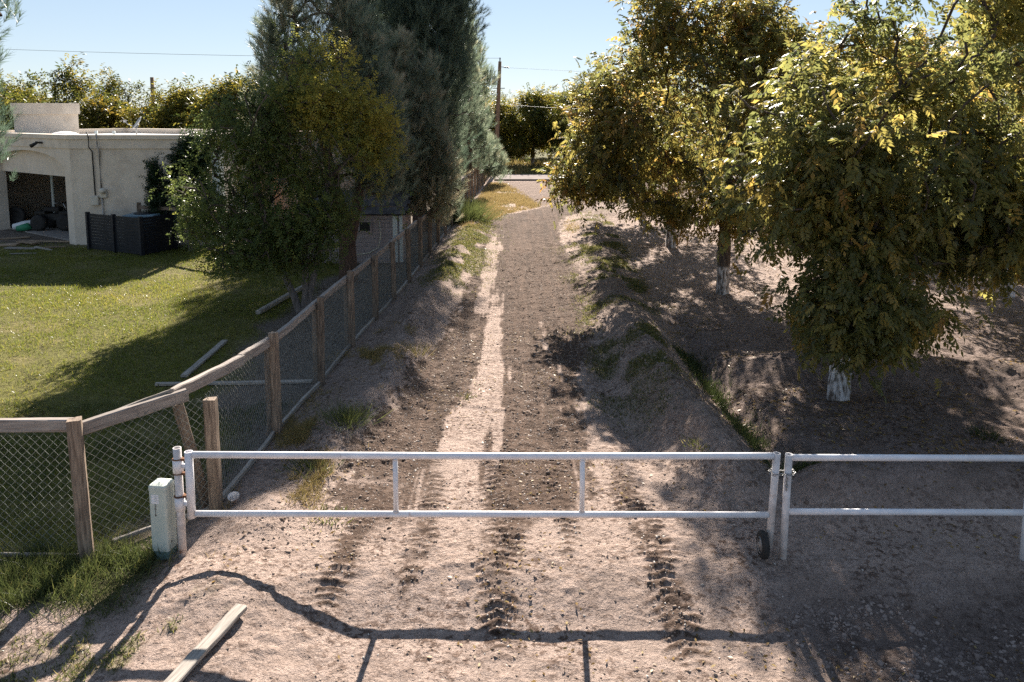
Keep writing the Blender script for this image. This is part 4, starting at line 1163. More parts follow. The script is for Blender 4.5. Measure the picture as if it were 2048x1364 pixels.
bm = bmesh.new(); loft(bm, [rrect(.164, .156, .022, .646), rrect(.164, .156, .022, .682), rrect(.15, .142, .022, .695), rrect(.06, .05, .02, .708)])
obj('cap', bm_mesh('cap', bm), M['pedestal'], ped, PD, (0, 0, RZ))
bm = bmesh.new(); loft(bm, [rrect(.145, .137, .02, -.05), rrect(.145, .137, .02, .099)])
obj('base', bm_mesh('base', bm), M['pedestal_base'], ped, PD, (0, 0, RZ))
fwd = Vector((math.sin(RZ), -math.cos(RZ), 0)); sid = Vector((math.cos(RZ), math.sin(RZ), 0))
def on_front(u, z, off): return Vector(PD) + fwd * (.075 + off) + sid * u + Vector((0, 0, z))
stk = obj('sticker', box_mesh('sticker', (.066, .003, .078)), M['sticker'], ped, on_front(-.018, .575, .001), (0, 0, RZ))
for k in range(4):
    obj('print_line', box_mesh('print_line', (.05 - .006 * (k % 2), .001, .004)), M['box'], stk, on_front(-.018, .600 - k * .015, .0032), (0, 0, RZ))
for k, chx in enumerate('3616'):
    cu = bpy.data.curves.new('number', 'FONT'); cu.body = chx; cu.size = .036; cu.extrude = .0008; cu.align_x = 'CENTER'
    cu.materials.append(M['ink'])
    tmp = bpy.data.objects.new('number_curve', cu); nm = bpy.data.meshes.new_from_object(tmp); bpy.data.objects.remove(tmp)
    if not nm.materials: nm.materials.append(M['ink'])
    o = bpy.data.objects.new('number', nm); col.objects.link(o); o.parent = ped
    o.location = on_front(-.018, .505 - k * .0275, .0018) - Vector(PD); o.rotation_euler = (R(90), 0, RZ)
# faint seam and bolt
obj('bolt', box_mesh('bolt', (.01, .004, .018), .002), M['dark'], ped, Vector(PD) + sid * .08 + fwd * .02 + Vector((0, 0, .17)), (0, 0, RZ + R(90)))

# small pale cup half buried by the brown post
CP = (-2.7, 7.18, gz(-2.7, 7.18) + .045)
bm = bmesh.new(); add_lathe(bm, [(.03, -.06), (.05, .04), (.056, .05), (.05, .046), (.04, -.02), (.01, -.03)], 18, Matrix.Rotation(R(22), 4, 'X'))
tag(obj('cup', bm_mesh('cup', bm), M['paint_worn'], None, CP), 'small pale cup lying at the foot of the brown fence post', 'cup')

# loose planks
def lay(name, a, b, w_, h_, seed, mat, lb, lift=.01, group=None):
    za, zb = gz(*a), gz(*b); a3 = Vector((*a, za + h_ / 2 + lift)); b3 = Vector((*b, zb + h_ / 2 + lift)); d = b3 - a3
    tag(obj(name, plank(name, d.length, w_, h_, seed, 10, .005), M[mat], None, (a3 + b3) / 2, d.to_track_quat('X', 'Z').to_euler()), lb, 'plank', group)
lay('plank', (-2.06, 5.53), (-2.34, 4.45), .1, .035, 901, 'board', 'thick weathered plank lying on the sandy foreground by the shadow', .02, 'loose planks')
lay('plank', (-4.83, 12.75), (-4.78, 10.98), .1, .04, 902, 'board', 'grey board lying diagonally on the lawn edge', .01, 'loose planks')
lay('plank', (-5.04, 10.64), (-2.86, 10.76), .07, .04, 903, 'board', 'long thin board on the yard meeting the fence foot', .01, 'loose planks')
lay('plank', (-4.85, 14.55), (-4.55, 16.9), .1, .08, 904, 'board', 'grey timber lying behind the multi stem tree', .01, 'loose planks')
# ------------------------------------------------------------------ pecan trees of the orchard
def pecan(name, loc, h0, lobes, ncl, per, label, seed, tr=.13, lean=(0, 0), tm=PEC_HI, ls=.235, mat='pecan', spread=.19, group='whitewashed pecan trees of the orchard', hue=(.42, .26), shell=.5, tops=None, clump=.4):
    z = gz(loc[0], loc[1]) - .05
    trunk = [(0, 0, 0), (lean[0] * .3, lean[1] * .3, h0 * .4), (lean[0] * .6, lean[1] * .6, h0), (lean[0], lean[1], h0 * 1.5), (lean[0] * 1.4 + .08, lean[1] * 1.4, h0 * 2.3), (lean[0] * 1.5 - .05, lean[1] * 1.5, h0 * 3.1)]
    rr = [tr * 1.1, tr * 1.0, tr, tr * .85, tr * .6, tr * .4]
    return leaf_tree(name, (loc[0], loc[1], z), trunk, rr, lobes, ncl, per, spread, tm, ls, M[mat], M['bark'], label, 'tree', group, hue=hue, seed=seed, trunk_mat=M['whitewash'], shell=shell, tops=tops, clump=clump)
def ball(c, r, n):
    u = rnd_dirs(n) * (rng.random(n) ** .4)[:, None]
    return [tuple(p) for p in np.array(c) + u * np.array(r)]
T1 = pecan('pecan_tree', (4.36, 10.09), .95, [
    (-.2, -.8, 1.5, .55, .6, .6), (-.4, -.3, 2.1, .65, .8, .6), (1.8, .1, 2.5, .95, 1.0, .75), (.7, .5, 3.5, 1.6, 1.8, 1.4), (1.9, .6, 4.9, 1.4, 1.4, 1.2), (-.7, .4, 3.0, .7, 1.1, 1.0), (2.5, .3, 3.2, 1.1, 1.3, 1.2), (.1, .5, 4.2, .8, 1.1, .7), (-.1, -.7, 1.6, .7, .6, .55), (.2, -.3, 2.5, .9, .9, .6), (-.6, .3, 3.4, .9, 1.2, 1.0), (1.1, .5, 5.3, .9, 1.2, 1.1), (2.6, .6, 5.6, 1.0, 1.1, .9)],
    500, 17, 'nearest pecan tree, whitewashed trunk under low hanging dark foliage', 11, tr=.135, lean=(.15, .2), hue=(.38, .25), tops=[(.9, .4, 6.3), (1.6, .5, 6.6), (2.4, .4, 6.4)] + ball((-.18, -.75, 1.5), (.68, .5, .55), 56) + ball((.75, -.5, 1.35), (.3, .3, .3), 7) + ball((2.0, 0, 2.25), (.75, .8, .45), 30) + ball((-.3, .3, 3.6), (.8, 1.0, 1.0), 46))
T2 = pecan('pecan_tree', (4.45, 16.16), 1.05, [
    (-.4, 0, 4.0, 1.9, 1.9, 2.2), (-1.6, -.1, 3.1, 1.2, 1.4, 1.4), (-.2, -.5, 1.8, 1.4, 1.1, .65), (-.6, 0, 5.5, 1.2, 1.2, 1.0), (-1.2, 0, 5.9, .9, .9, .8), (-2.3, -.2, 3.3, 1.0, 1.1, 1.0), (-1.9, -.2, 3.9, 1.2, 1.2, 1.1), (-1.75, -.4, 1.35, .45, .45, .4), (.9, .2, 2.9, 1.1, 1.3, 1.2), (.8, .2, 5.1, 1.1, 1.3, 1.3), (-2.8, -.1, 2.7, .8, .8, .65), (-3.3, -.1, 2.35, .55, .55, .4), (-3.3, -.1, 2.35, .5, .5, .35), (-2.7, -.1, 2.8, .8, .8, .7), (-.3, -.4, 2.2, 1.6, 1.2, .7)],
    570, 17, 'second pecan tree along the track, tall golden green crown', 21, tr=.13, hue=(.52, .26), tops=[(-2.1, -.2, 4.6), (-1.9, .1, 5.1), (-2.6, 0, 4.4), (-1.4, .1, 6.6), (.2, .2, 6.6), (-2.9, 0, 3.6)] + ball((.2, -.3, 1.95), (1.5, 1.0, .5), 55) + ball((1.5, .2, 4.0), (1.0, 1.2, 1.7), 70) + ball((-2.5, 0, 3.9), (.65, .8, .9), 36))
T3 = pecan('pecan_tree', (4.5, 21.82), 1.0, [
    (-.3, 0, 3.6, 2.2, 2.1, 2.1), (-1.2, 0, 4.5, 1.2, 1.3, 1.0), (-1.5, -.2, 2.6, 1.0, 1.1, .7)],
    300, 14, 'third pecan tree, yellow boughs hanging over the track edge', 31, tr=.13, hue=(.55, .26), tops=[(-2.2, 0, 4.6), (-2.0, .1, 5.3)])
T4 = pecan('pecan_tree', (4.6, 27.4), 1.0, [
    (0, 0, 3.3, 2.3, 2.2, 1.9), (-1.6, -.2, 2.6, 1.3, 1.3, 1.0), (-.8, 0, 4.4, 1.5, 1.4, 1.0)],
    290, 14, 'fourth pecan tree beside the bend of the track', 41, tr=.12, hue=(.48, .26), tops=[(-2.3, 0, 4.3), (-2.6, .2, 4.7), (-1.6, 0, 5.6)])
G1 = pecan('pecan_tree', (10.3, 15.9), 1.0, [
    (0, 0, 3.7, 2.3, 2.2, 2.2), (-1.5, -.5, 2.4, 1.3, 1.2, .9), (1.2, .3, 2.8, 1.5, 1.4, 1.1), (-.3, 0, 5.2, 1.5, 1.5, 1.2)],
    360, 14, 'pecan tree of the second row at the right edge', 51, tr=.13, hue=(.54, .26))
g = 'whitewashed pecan trees of the orchard'
SPOT = [((10.4, 10.4), 1.1, 'pecan tree standing behind the nearest one at the frame edge', 1.0), ((10.4, 21.8), 2.4, 'second row pecan seen between the first and second trees', 1.0),
        ((10.5, 27.5), 3.7, 'second row pecan far behind the second tree', .95), ((10.6, 33.2), 5.0, 'second row pecan at the far end of the orchard', .95),
        ((16.4, 22.0), .6, 'third row pecan at the right edge of the orchard', 1.0), ((16.5, 27.8), 1.9, 'third row pecan deep behind the nearest tree', 1.0), ((16.5, 33.5), 3.2, 'third row pecan at the far right', 1.0),
        ((22.5, 31), 4.4, 'outermost pecan visible through the right hand crowns', 1.0)]
for (x, y), rz, lb, s in SPOT: copy_tree(G1, (x, y, gz(x, y) - .05), rz, lb, g, s)

# golden orchard beyond the road and behind the house: a lighter build, two sources
FA = pecan('golden_tree', (1.5, 56), .9, [(0, 0, 3.0, 2.3, 2.2, 2.0), (-1.2, -.4, 2.0, 1.5, 1.4, 1.2), (1.3, 0, 2.3, 1.5, 1.5, 1.3), (.3, 0, 4.2, 1.4, 1.4, 1.0)], 300, 16, 'golden leaved tree straight beyond the road beside the pole', 61, tm=PEC_LO, ls=.36, mat='gold', spread=.3, group='golden trees beyond the road', hue=(.38, .28))
FB = pecan('golden_tree', (-22.5, 38), .9, [(0, 0, 3.3, 2.2, 2.1, 2.0), (1.2, -.3, 4.5, 1.2, 1.2, 1.3), (-1.4, 0, 2.8, 1.5, 1.5, 1.4), (1.5, 0, 2.6, 1.4, 1.4, 1.2)], 280, 17, 'tall olive tree with ragged top behind the roof tower', 71, tm=PEC_LO, ls=.34, mat='gold', spread=.27, group='trees behind the house', hue=(.26, .24), tops=[(1.3, 0, 6.0), (1.5, .2, 6.3), (1.0, -.1, 5.8), (2.1, 0, 5.5), (-1.0, 0, 5.2), (-1.2, .2, 4.9)])
for (x, y), rz, s, lb, src in [
    ((-1.2, 55.2), 2.2, .85, 'low golden tree at the foot of the pole beyond the road', FA), ((3.7, 54.6), 5.1, .9, 'dark bushy tree in the middle beyond the road', FB), ((-3.4, 57.5), 1.0, .95, 'golden tree behind the utility pole', FA), ((5.6, 55.5), 2.1, 1.0, 'dark green tree right of the golden one beyond the road', FB), ((9.6, 58), 3.3, 1.05, 'golden tree beyond the road past the bend', FA),
    ((13.8, 56), 4.4, 1.0, 'golden tree beyond the road behind the orchard boughs', FA), ((18.5, 58), 5.2, 1.05, 'olive tree beyond the road behind the second orchard tree', FB), ((23.5, 56), .4, 1.0, 'golden tree beyond the road near the orchard end', FA), ((29, 58), 1.4, 1.0, 'olive tree at the far right beyond the road', FB),
    ((3.2, 66), 2.6, 1.0, 'tree of the second line beyond the road, left of the gap', FA), ((8.0, 67), .9, 1.1, 'tree of the second line beyond the road, middle', FB), ((13, 68), 2.9, 1.1, 'tree of the second line beyond the road, right', FA), ((-1.5, 68), 3.9, 1.0, 'tree of the second line behind the pole', FB)]:
    copy_tree(src, (x, y, -.03), rz, lb, 'golden trees beyond the road', s)
for (x, y), rz, s, lb, src in [
    ((-26.5, 40), 1.9, .92, 'olive tree behind the house at the left edge', FB), ((-19.4, 37), 3.0, .85, 'golden tree just right of the roof tower', FA), ((-16.2, 39), 4.3, .95, 'golden tree behind the satellite dish', FA), ((-12.8, 37), 5.6, 1.02, 'golden tree between the dish and the broadleaf tree', FA),
    ((-9.8, 40), .8, .95, 'tree behind the house half hidden by the pines', FB), ((-30, 48), 2.3, 1.0, 'more distant tree behind the house, far left', FA), ((-23.5, 49), 3.4, 1.0, 'more distant tree behind the roof tower', FB), ((-18, 50), 4.9, 1.02, 'more distant tree behind the dish', FA), ((-12.5, 50), .2, 1.0, 'more distant tree behind the pines', FB), ((-6.5, 52), 1.2, 1.0, 'distant tree seen through the pines', FA)]:
    copy_tree(src, (x, y, -.03), rz, lb, 'trees behind the house', s)

# ------------------------------------------------------------------ broadleaf multi-stem tree by the fence
BL = (-4.1, 14.77, -.06)
bt = thing('broadleaf_tree', 'multi stem broadleaf tree with yellowing leaves inside the fence', 'tree', BL)
lob = [(.45, 0, 3.3, 1.4, 1.1, 1.4), (-1.1, .2, 2.6, 1.1, 1.0, 1.25), (-.2, -.3, 1.75, 1.35, .95, .65), (1.45, .2, 2.65, .6, .75, .8), (.6, 0, 4.2, .85, .7, .75), (-.4, .1, 3.5, .9, .9, .9), (-1.75, .3, 2.2, .7, .7, .7), (1.0, 0, 4.6, .4, .4, .55), (.1, 0, 4.75, .4, .4, .5), (.55, 0, 4.9, .3, .3, .5), (-1.5, .2, 3.5, .45, .45, .6), (1.85, .1, 2.3, .4, .5, .45), (1.5, .1, 3.6, .4, .4, .5)]
Cb = sample_lobes(lob, 620, shell=.45, clump=.3, seed=81)
Cb = np.concatenate([Cb, ball((-.5, -.4, 1.35), (1.2, .8, .5), 80), ball((.5, -.3, 2.0), (.8, .6, .6), 60), ball((-1.3, 0, 1.9), (.8, .7, .7), 50)])
stems = [[(-.02, 0, 0), (-.12, 0, .35), (-.3, .02, .75), (-.42, .05, 1.2), (-.55, .05, 1.9)], [(.06, .02, 0), (.1, .03, .4), (.1, .05, .9), (.12, .05, 1.5), (.1, .05, 2.3)], [(.1, .06, 0), (.2, .08, .5), (.33, .1, 1.0), (.45, .12, 1.7), (.6, .1, 2.6)]]
asg = np.argmin(np.stack([np.linalg.norm(Cb[:, :2] - np.array(s[-1][:2]) * 1.6, axis=1) + rng.random(len(Cb)) * .5 for s in stems]), 0)
for k, s in enumerate(stems):
    obj('trunk', trunk_mesh('trunk', s, [.075, .066, .06, .052, .04], seed=90 + k), M['greybark'], bt, BL)
    nd, pr, rd = skeleton(s, Cb[asg == k], trunk_r=.045, twig=.004)
    obj('branches', branch_mesh('branches', nd, pr, rd, len(s)), M['bark'], bt, BL, kind='stuff')
per = 17; ci = np.repeat(np.arange(len(Cb)), per); n = len(ci)
p = Cb[ci] + rng.normal(size=(n, 3)) * .17
d = rnd_dirs(n) + np.array((0, 0, -.35)); nn = rnd_dirs(n) * .6 + np.array((0, 0, 1.))
sunny = .58 * ss(2.6, 4.0, Cb[:, 2]) * ss(-.3, .5, Cb[:, 0]) + .3 * ss(1.0, 1.6, Cb[:, 0])      # yellow leaves, with sunlight on the upper right boughs painted into the hue
hv = np.clip((rng.normal(.27, .14, len(Cb)) + sunny)[ci] + rng.normal(0, .12, n), 0, 1); k = rng.integers(0, 3, n); Rm = frames(d, nn); s_ = rng.uniform(.11, .19, n)
V, F, A = merge([inst(tv, tf, p[k == i], Rm[k == i], s_[k == i], hv[k == i]) for i, (tv, tf) in enumerate(ELM)])
obj('crown', np_mesh('crown', V, F, attr=A), M['elm'], bt, BL, kind='stuff')

# ------------------------------------------------------------------ pines
def pine(loc, trunks, plumes, n, label, seed, per=5, size=.34, hue=(.45, .22), cones=0, name='pine_tree', dens=1.0):
    """plumes: (cx,cy,z0,z1,r) spindle volumes of upswept shoots"""
    z = gz(loc[0], loc[1]) - .05; L = (loc[0], loc[1], z)
    t = thing(name, label, 'tree', L, 'pine trees along the fence')
    P = np.array(plumes); wgt = (P[:, 3] - P[:, 2]) * P[:, 4] ** 1.2; wgt /= wgt.sum()
    k = rng.choice(len(P), n, p=wgt); u = rng.random(n) ** .9
    prof = np.clip(np.where(u < .3, .55 + 1.5 * u, 1.0), 0, 1) * (1 - ss(.3, 1.0, u) * .88)
    rr = P[k, 4] * prof * np.sqrt(rng.uniform(.25, 1.0, n)) * rng.uniform(.85, 1.12, n)
    a = rng.random(n) * 2 * np.pi
    rr = rr * (.6 + .85 * vn(a * 1.6 + k * 7.3, u * 9 + k * 3.1, seed))
    C = np.stack([P[k, 0] + rr * np.cos(a), P[k, 1] + rr * np.sin(a), P[k, 2] + u * (P[k, 3] - P[k, 2])], 1)
    rad = np.stack([np.cos(a), np.sin(a), np.zeros(n)], 1)
    for j, (pts, rs) in enumerate(trunks):
        obj('trunk', trunk_mesh('trunk', pts, rs, seed=seed + j), M['pinebark'], t, L)
    sub = rng.choice(n, min(n, 260), replace=False)
    nd, pr, rd = skeleton(trunks[0][0], C[sub], trunk_r=trunks[0][1][-1] * 1.5, twig=.006, bal=.2)
    obj('branches', branch_mesh('branches', nd, pr, rd, len(trunks[0][0])), M['pinebark'], t, L, kind='stuff')
    ci = np.repeat(np.arange(n), per); m = len(ci)
    p = C[ci] + rng.normal(size=(m, 3)) * np.array((.13, .13, .16))
    d = rad[ci] * rng.uniform(.2, .9, (m, 1)) + rnd_dirs(m) * .45 + np.array((0, 0, .85))
    nn = rnd_dirs(m)
    chue = rng.normal(hue[0], hue[1], n); hv = np.clip(chue[ci] + rng.normal(0, .1, m), 0, 1)
    s_ = size * rng.uniform(.75, 1.2, m); kk = rng.integers(0, 3, m); Rm = frames(d, nn)
    V, F, A = merge([inst(tv, tf, p[kk == i], Rm[kk == i], s_[kk == i], hv[kk == i]) for i, (tv, tf) in enumerate(PINE)])
    obj('crown', np_mesh('crown', V, F, attr=A), M['needle'], t, L, kind='stuff')
    if cones:
        V, F = octa(5); q = C[rng.choice(n, cones)]
        cv, cf, ca = inst(V, F, q, frames(rnd_dirs(cones), rnd_dirs(cones)), np.tile(np.array([[.035, .035, .05]]), (cones, 1)), np.zeros(cones))
        obj('pine_cones', np_mesh('pine_cones', cv, cf), M['bark'], t, L, kind='stuff')
    return t
def plumes(cx, cy, z0, z1, r, k, seed):
    r_ = random.Random(seed); o = [(cx, cy, z0, z1, r * .75)]
    for i in range(k):
        a = i * 2.4 + r_.uniform(-.4, .4); q = r * r_.uniform(.45, .85); h = r_.uniform(.45, .88)
        zz0 = z0 + (z1 - z0) * max(0, h - r_.uniform(.35, .55)); o.append((cx + q * math.cos(a), cy + q * math.sin(a), zz0, z0 + (z1 - z0) * h, r * r_.uniform(.36, .5)))
    return o
# forked pine behind the broadleaf tree, open at its upper left
pine((-3.75, 17.6), [([(0, 0, 0), (.0, 0, .6), (-.05, .05, 1.2), (-.35, .1, 2.4), (-.6, .2, 3.6), (-.8, .2, 5.2)], [.24, .19, .17, .13, .1, .05]), ([(.02, 0, .9), (.2, 0, 1.6), (.35, .05, 2.6), (.4, .1, 4.0)], [.15, .12, .1, .06])],
     [(-.9, .2, 2.0, 5.0, .85), (-1.55, .1, 3.2, 5.6, .5), (-1.35, .3, 4.3, 7.0, .55), (-.6, .2, 4.6, 7.6, .6), (.1, .2, 3.0, 6.6, .7), (.55, .1, 2.0, 5.7, .6), (.95, -.1, 1.9, 4.6, .45), (-1.9, .2, 2.7, 4.0, .45)],
     1450, 'forked pine with open upper left boughs behind the broadleaf tree', 111, per=4, hue=(.72, .22), cones=70)
pine((-2.95, 21.3), [([(0, 0, 0), (0, .05, 1.0), (.05, .05, 2.5), (.1, .1, 4.6)], [.17, .14, .1, .04])],
     [(-.1, 0, 1.7, 5.75, .62), (.65, .0, 1.4, 5.0, .5), (.85, -.3, .9, 3.6, .5), (-.6, .1, 1.6, 5.4, .5), (.2, -.4, 1.2, 4.4, .55), (-.9, -.2, 1.4, 4.2, .5), (1.1, 0, 1.2, 2.9, .4)],
     1500, 'shorter pine with plume shaped tops next to the fence', 121, per=4, hue=(.85, .2), cones=20)  # needle hue lightened to stand for sky light on the plumes
pine((-3.0, 25.2), [([(0, 0, 0), (-.02, 0, 1.2), (.05, 0, 3.0), (.1, 0, 5.5), (.1, 0, 9.5)], [.26, .22, .18, .13, .05]), ([(.02, .1, .4), (-.3, .15, 1.2), (-.45, .2, 2.4)], [.2, .16, .1])],
     [(-.1, .1, 2.0, 11.7, 1.5), (.6, .2, 3.5, 11.4, 1.1), (1.3, .1, 8.8, 11.5, .55), (-1.0, .1, 8.0, 11.5, .9), (.9, -.2, 2.2, 9.0, .8), (-1.2, 0, 3.0, 9.6, 1.1), (-.5, -.6, 2.0, 8.5, .9), (.3, -.7, 3.5, 9.6, .9), (1.2, .2, 5.0, 10.2, .7), (-1.8, .1, 4.0, 8.6, .7), (.4, .3, 6.0, 10.8, 1.0), (1.5, .1, 8.1, 10.7, .85), (1.8, 0, 8.3, 10.4, .65), (1.5, .1, 8.2, 10.8, .8), (1.3, .1, 8.8, 11.5, .55), (1.1, .2, 8.0, 11.2, .8)], 3500, 'tallest dense dark pine with a thick twin trunk', 131, per=5, size=.38, hue=(.3, .18))  # high right-hand plumes added out of view to shade the left bank
pine((-4.9, 29.0), [([(0, 0, 0), (0, 0, 2), (.1, 0, 5), (.1, 0, 8.5)], [.24, .2, .14, .05])],
     plumes(0, 0, 1.8, 9.6, 1.8, 10, 141), 1200, 'dark pine filling the gap behind the tallest one', 141, per=4, size=.4, hue=(.3, .2))
pine((-2.75, 31.5), [([(0, 0, 0), (0, 0, 2.2), (.05, 0, 5), (.3, 0, 11.0)], [.17, .15, .11, .05])],
     plumes(.2, 0, 2.2, 8.6, 1.0, 7, 151) + [(1.0, 0, 3.6, 6.0, .4), (.75, .1, 5.4, 8.2, .4), (2.1, 0, 9.2, 12.0, .8), (1.2, 0, 8.4, 12.0, .8), (.3, 0, 7.5, 12.5, .8)], 1500, 'slender pine with reddish trunk and bare right boughs near the pole', 151, per=4, size=.4, hue=(.5, .22))  # topmost plumes added out of view to cast shade on the track edge
pine((-2.0, 36.5), [([(0, 0, 0), (.02, 0, 2.0), (.1, 0, 4.4), (.2, 0, 7.2)], [.15, .13, .09, .04])],
     [(.2, 0, 5.2, 8.0, .4), (.5, 0, 4.4, 6.9, .3), (.85, 0, 4.2, 5.9, .28), (-.3, 0, 5.0, 7.4, .4), (.2, 0, 2.6, 5.6, .7), (.1, 0, 1.1, 3.6, .9), (.6, -.1, 1.2, 2.8, .5)],
     430, 'open pine farthest along the fence, leaning towards the pole', 161, per=4, size=.42, hue=(.5, .2))
pine((-1.75, 41.5), [([(0, 0, 0), (.02, 0, 1.0), (.05, 0, 2.4)], [.1, .08, .03])], [(0, 0, .4, 3.4, .7), (.6, -.2, .5, 2.5, .6), (-.8, 0, .4, 3.8, .8), (.9, 0, .3, 1.7, .5)], 480, 'low young pine at the far end of the fence', 171, per=4, size=.42, hue=(.55, .2))
pine((-10.75, 14.0), [([(0, 0, 0), (0, 0, 2), (.05, 0, 4.5), (.1, 0, 7.2)], [.2, .17, .12, .05])],
     [(0, 0, 2.6, 7.6, 1.0), (1.35, .1, 5.2, 6.4, .38), (1.3, -.1, 4.3, 5.1, .36), (1.25, 0, 2.9, 4.2, .42), (.9, .1, 5.5, 7.2, .5), (-.9, 0, 2.4, 6.2, .8)],
     800, 'pine whose boughs reach in at the left edge', 181, per=5, size=.33, hue=(.0, .1))

# ------------------------------------------------------------------ shrubs by the house
def shrub(name, loc, lobes, ncl, per, ls, mat, label, cat, seed, spread=.1, stem=True, hue=(.35, .25), tm=ELM, group=None):
    t = thing(name, label, cat, loc, group)
    C = sample_lobes(lobes, ncl, shell=.3, seed=seed)
    if stem:
        tr_ = [(0, 0, -.03), (0, 0, lobes[0][2] * .6), (0, 0, lobes[0][2])]
        nd, pr, rd = skeleton(tr_, C, trunk_r=.03, twig=.004)
        obj('stem', branch_mesh('stem', nd, pr, rd, 1), M['greybark'], t, loc)
    ci = np.repeat(np.arange(len(C)), per); n = len(ci)
    p = C[ci] + rng.normal(size=(n, 3)) * spread
    d = rnd_dirs(n) + np.array((0, -.2, -.2)); nn = rnd_dirs(n) * .6 + np.array((0, -.4, 1.))
    hv = np.clip(rng.normal(hue[0], hue[1], n), 0, 1); k = rng.integers(0, len(tm), n); Rm = frames(d, nn); s_ = ls * rng.uniform(.7, 1.2, n)
    V, F, A = merge([inst(tv, tf, p[k == i], Rm[k == i], s_[k == i], hv[k == i]) for i, (tv, tf) in enumerate(tm)])
    obj('foliage', np_mesh('foliage', V, F, attr=A), M[mat], t, loc, kind='stuff')
    return t
shrub('cypress_shrub', (-9.92, 21.8, 0), [(0, 0, 1.0, .36, .25, .6), (0, 0, 1.7, .25, .22, .5), (-.05, 0, 2.2, .14, .14, .4)], 130, 14, .16, 'ivy', 'small dark conical shrub against the house wall', 'shrub', 191, .07, hue=(.2, .2))
shrub('ivy', (-9.1, 22.05, 0), [(0, 0, 1.7, .55, .16, 1.1), (.1, 0, 2.7, .5, .16, .55), (.3, 0, 1.2, .55, .25, .7), (-.2, -.02, 2.3, .4, .15, .7)], 330, 14, .17, 'ivy', 'dark ivy climbing the corner of the house wall', 'ivy', 201, .09, hue=(.3, .25))
shrub('sapling', (-8.9, 21.2, 0), [(0, 0, 1.15, .3, .3, .25)], 26, 10, .17, 'ivy', 'thin sapling with a small tuft beside the yard fence', 'sapling', 211, .1, hue=(.35, .2))
shrub('leafy_shrub', (-6.2, 18.9, 0), [(0, 0, .4, .6, .5, .35), (-.6, 0, .3, .4, .4, .25)], 60, 14, .15, 'ivy', 'low shrub in the shade left of the shed', 'shrub', 221, .12, hue=(.3, .2))
shrub('leafy_shrub', (-7.4, 21.6, 0), [(0, 0, .6, .8, .5, .45), (.8, 0, .5, .7, .5, .4)], 110, 14, .15, 'ivy', 'taller shrub behind the yard fence before the tan wall', 'shrub', 231, .12, hue=(.1, .15))
# grass bush that spills over the fence farther along
def tuft(name, loc, n, h, r, mat, label, cat, hue=(.5, .2), w_=.012, group=None, lean=.5):
    z = gz(loc[0], loc[1]); p = np.stack([rng.normal(0, r, n), rng.normal(0, r, n), np.zeros(n) - .01], 1)
    d3 = np.stack([p[:, 0] / r * lean + rng.normal(0, .35, n), p[:, 1] / r * lean + rng.normal(0, .35, n), np.ones(n) * 1.0], 1)
    zax = d3 / np.linalg.norm(d3, axis=1, keepdims=True); xx = np.cross(zax, rnd_dirs(n)); xx /= np.linalg.norm(xx, axis=1, keepdims=True)
    Rm = np.stack([xx, np.cross(zax, xx), zax], -1)
    s_ = np.stack([np.full(n, w_), h * .6 * rng.uniform(.6, 1.2, n), h * rng.uniform(.5, 1.2, n)], 1)
    V, F, A = inst(*BLADE, p, Rm, s_, np.clip(rng.normal(hue[0], hue[1], n), 0, 1))
    return tag(obj(name, np_mesh(name, V, F, attr=A), M[mat], None, (loc[0], loc[1], z)), label, cat, group)
tuft('weed_clump', (-1.96, 8.85), 520, .22, .13, 'weed', 'bright green feathery weed clump on the bank by the gate', 'weed', (.42, .15), .006)
tuft('grass_bush', (float(fx(27)) + .25, 27.0), 1500, .8, .34, 'weed', 'tall green grass bush spilling through the fence', 'grass bush', (.35, .15), .014)
tuft('grass_bush', (float(fx(29.5)) + .1, 29.5), 900, .7, .3, 'weed', 'smaller green bush behind the first along the fence', 'grass bush', (.45, .15), .014)
tuft('weed_clump', (-1.5, 11.7), 160, .2, .1, 'weed', 'dry upright weed at the edge of the fence shadow', 'weed', (.9, .1), .006)
tuft('weed_clump', (-.62, 10.3), 90, .05, .06, 'weed', 'small flat weed on the pale strip of the track', 'weed', (.6, .15), .01)
tuft('weed_clump', (5.6, 8.8), 110, .12, .08, 'weed', 'small weed on the shaded orchard floor at the right', 'weed', (.3, .15), .01)
tuft('weed_clump', (2.05, 8.0), 150, .06, .09, 'weed', 'yellow green weed on the crest of the right berm', 'weed', (.65, .15), .012)
tuft('weed_clump', (-1.75, 6.95), 150, .07, .12, 'weed', 'low weed on the dirt just inside the gate', 'weed', (.6, .2), .012)
tuft('weed_clump', (-2.12, 7.9), 200, .12, .12, 'weed', 'shaded green weed at the foot of the bank', 'weed', (.4, .2), .009)

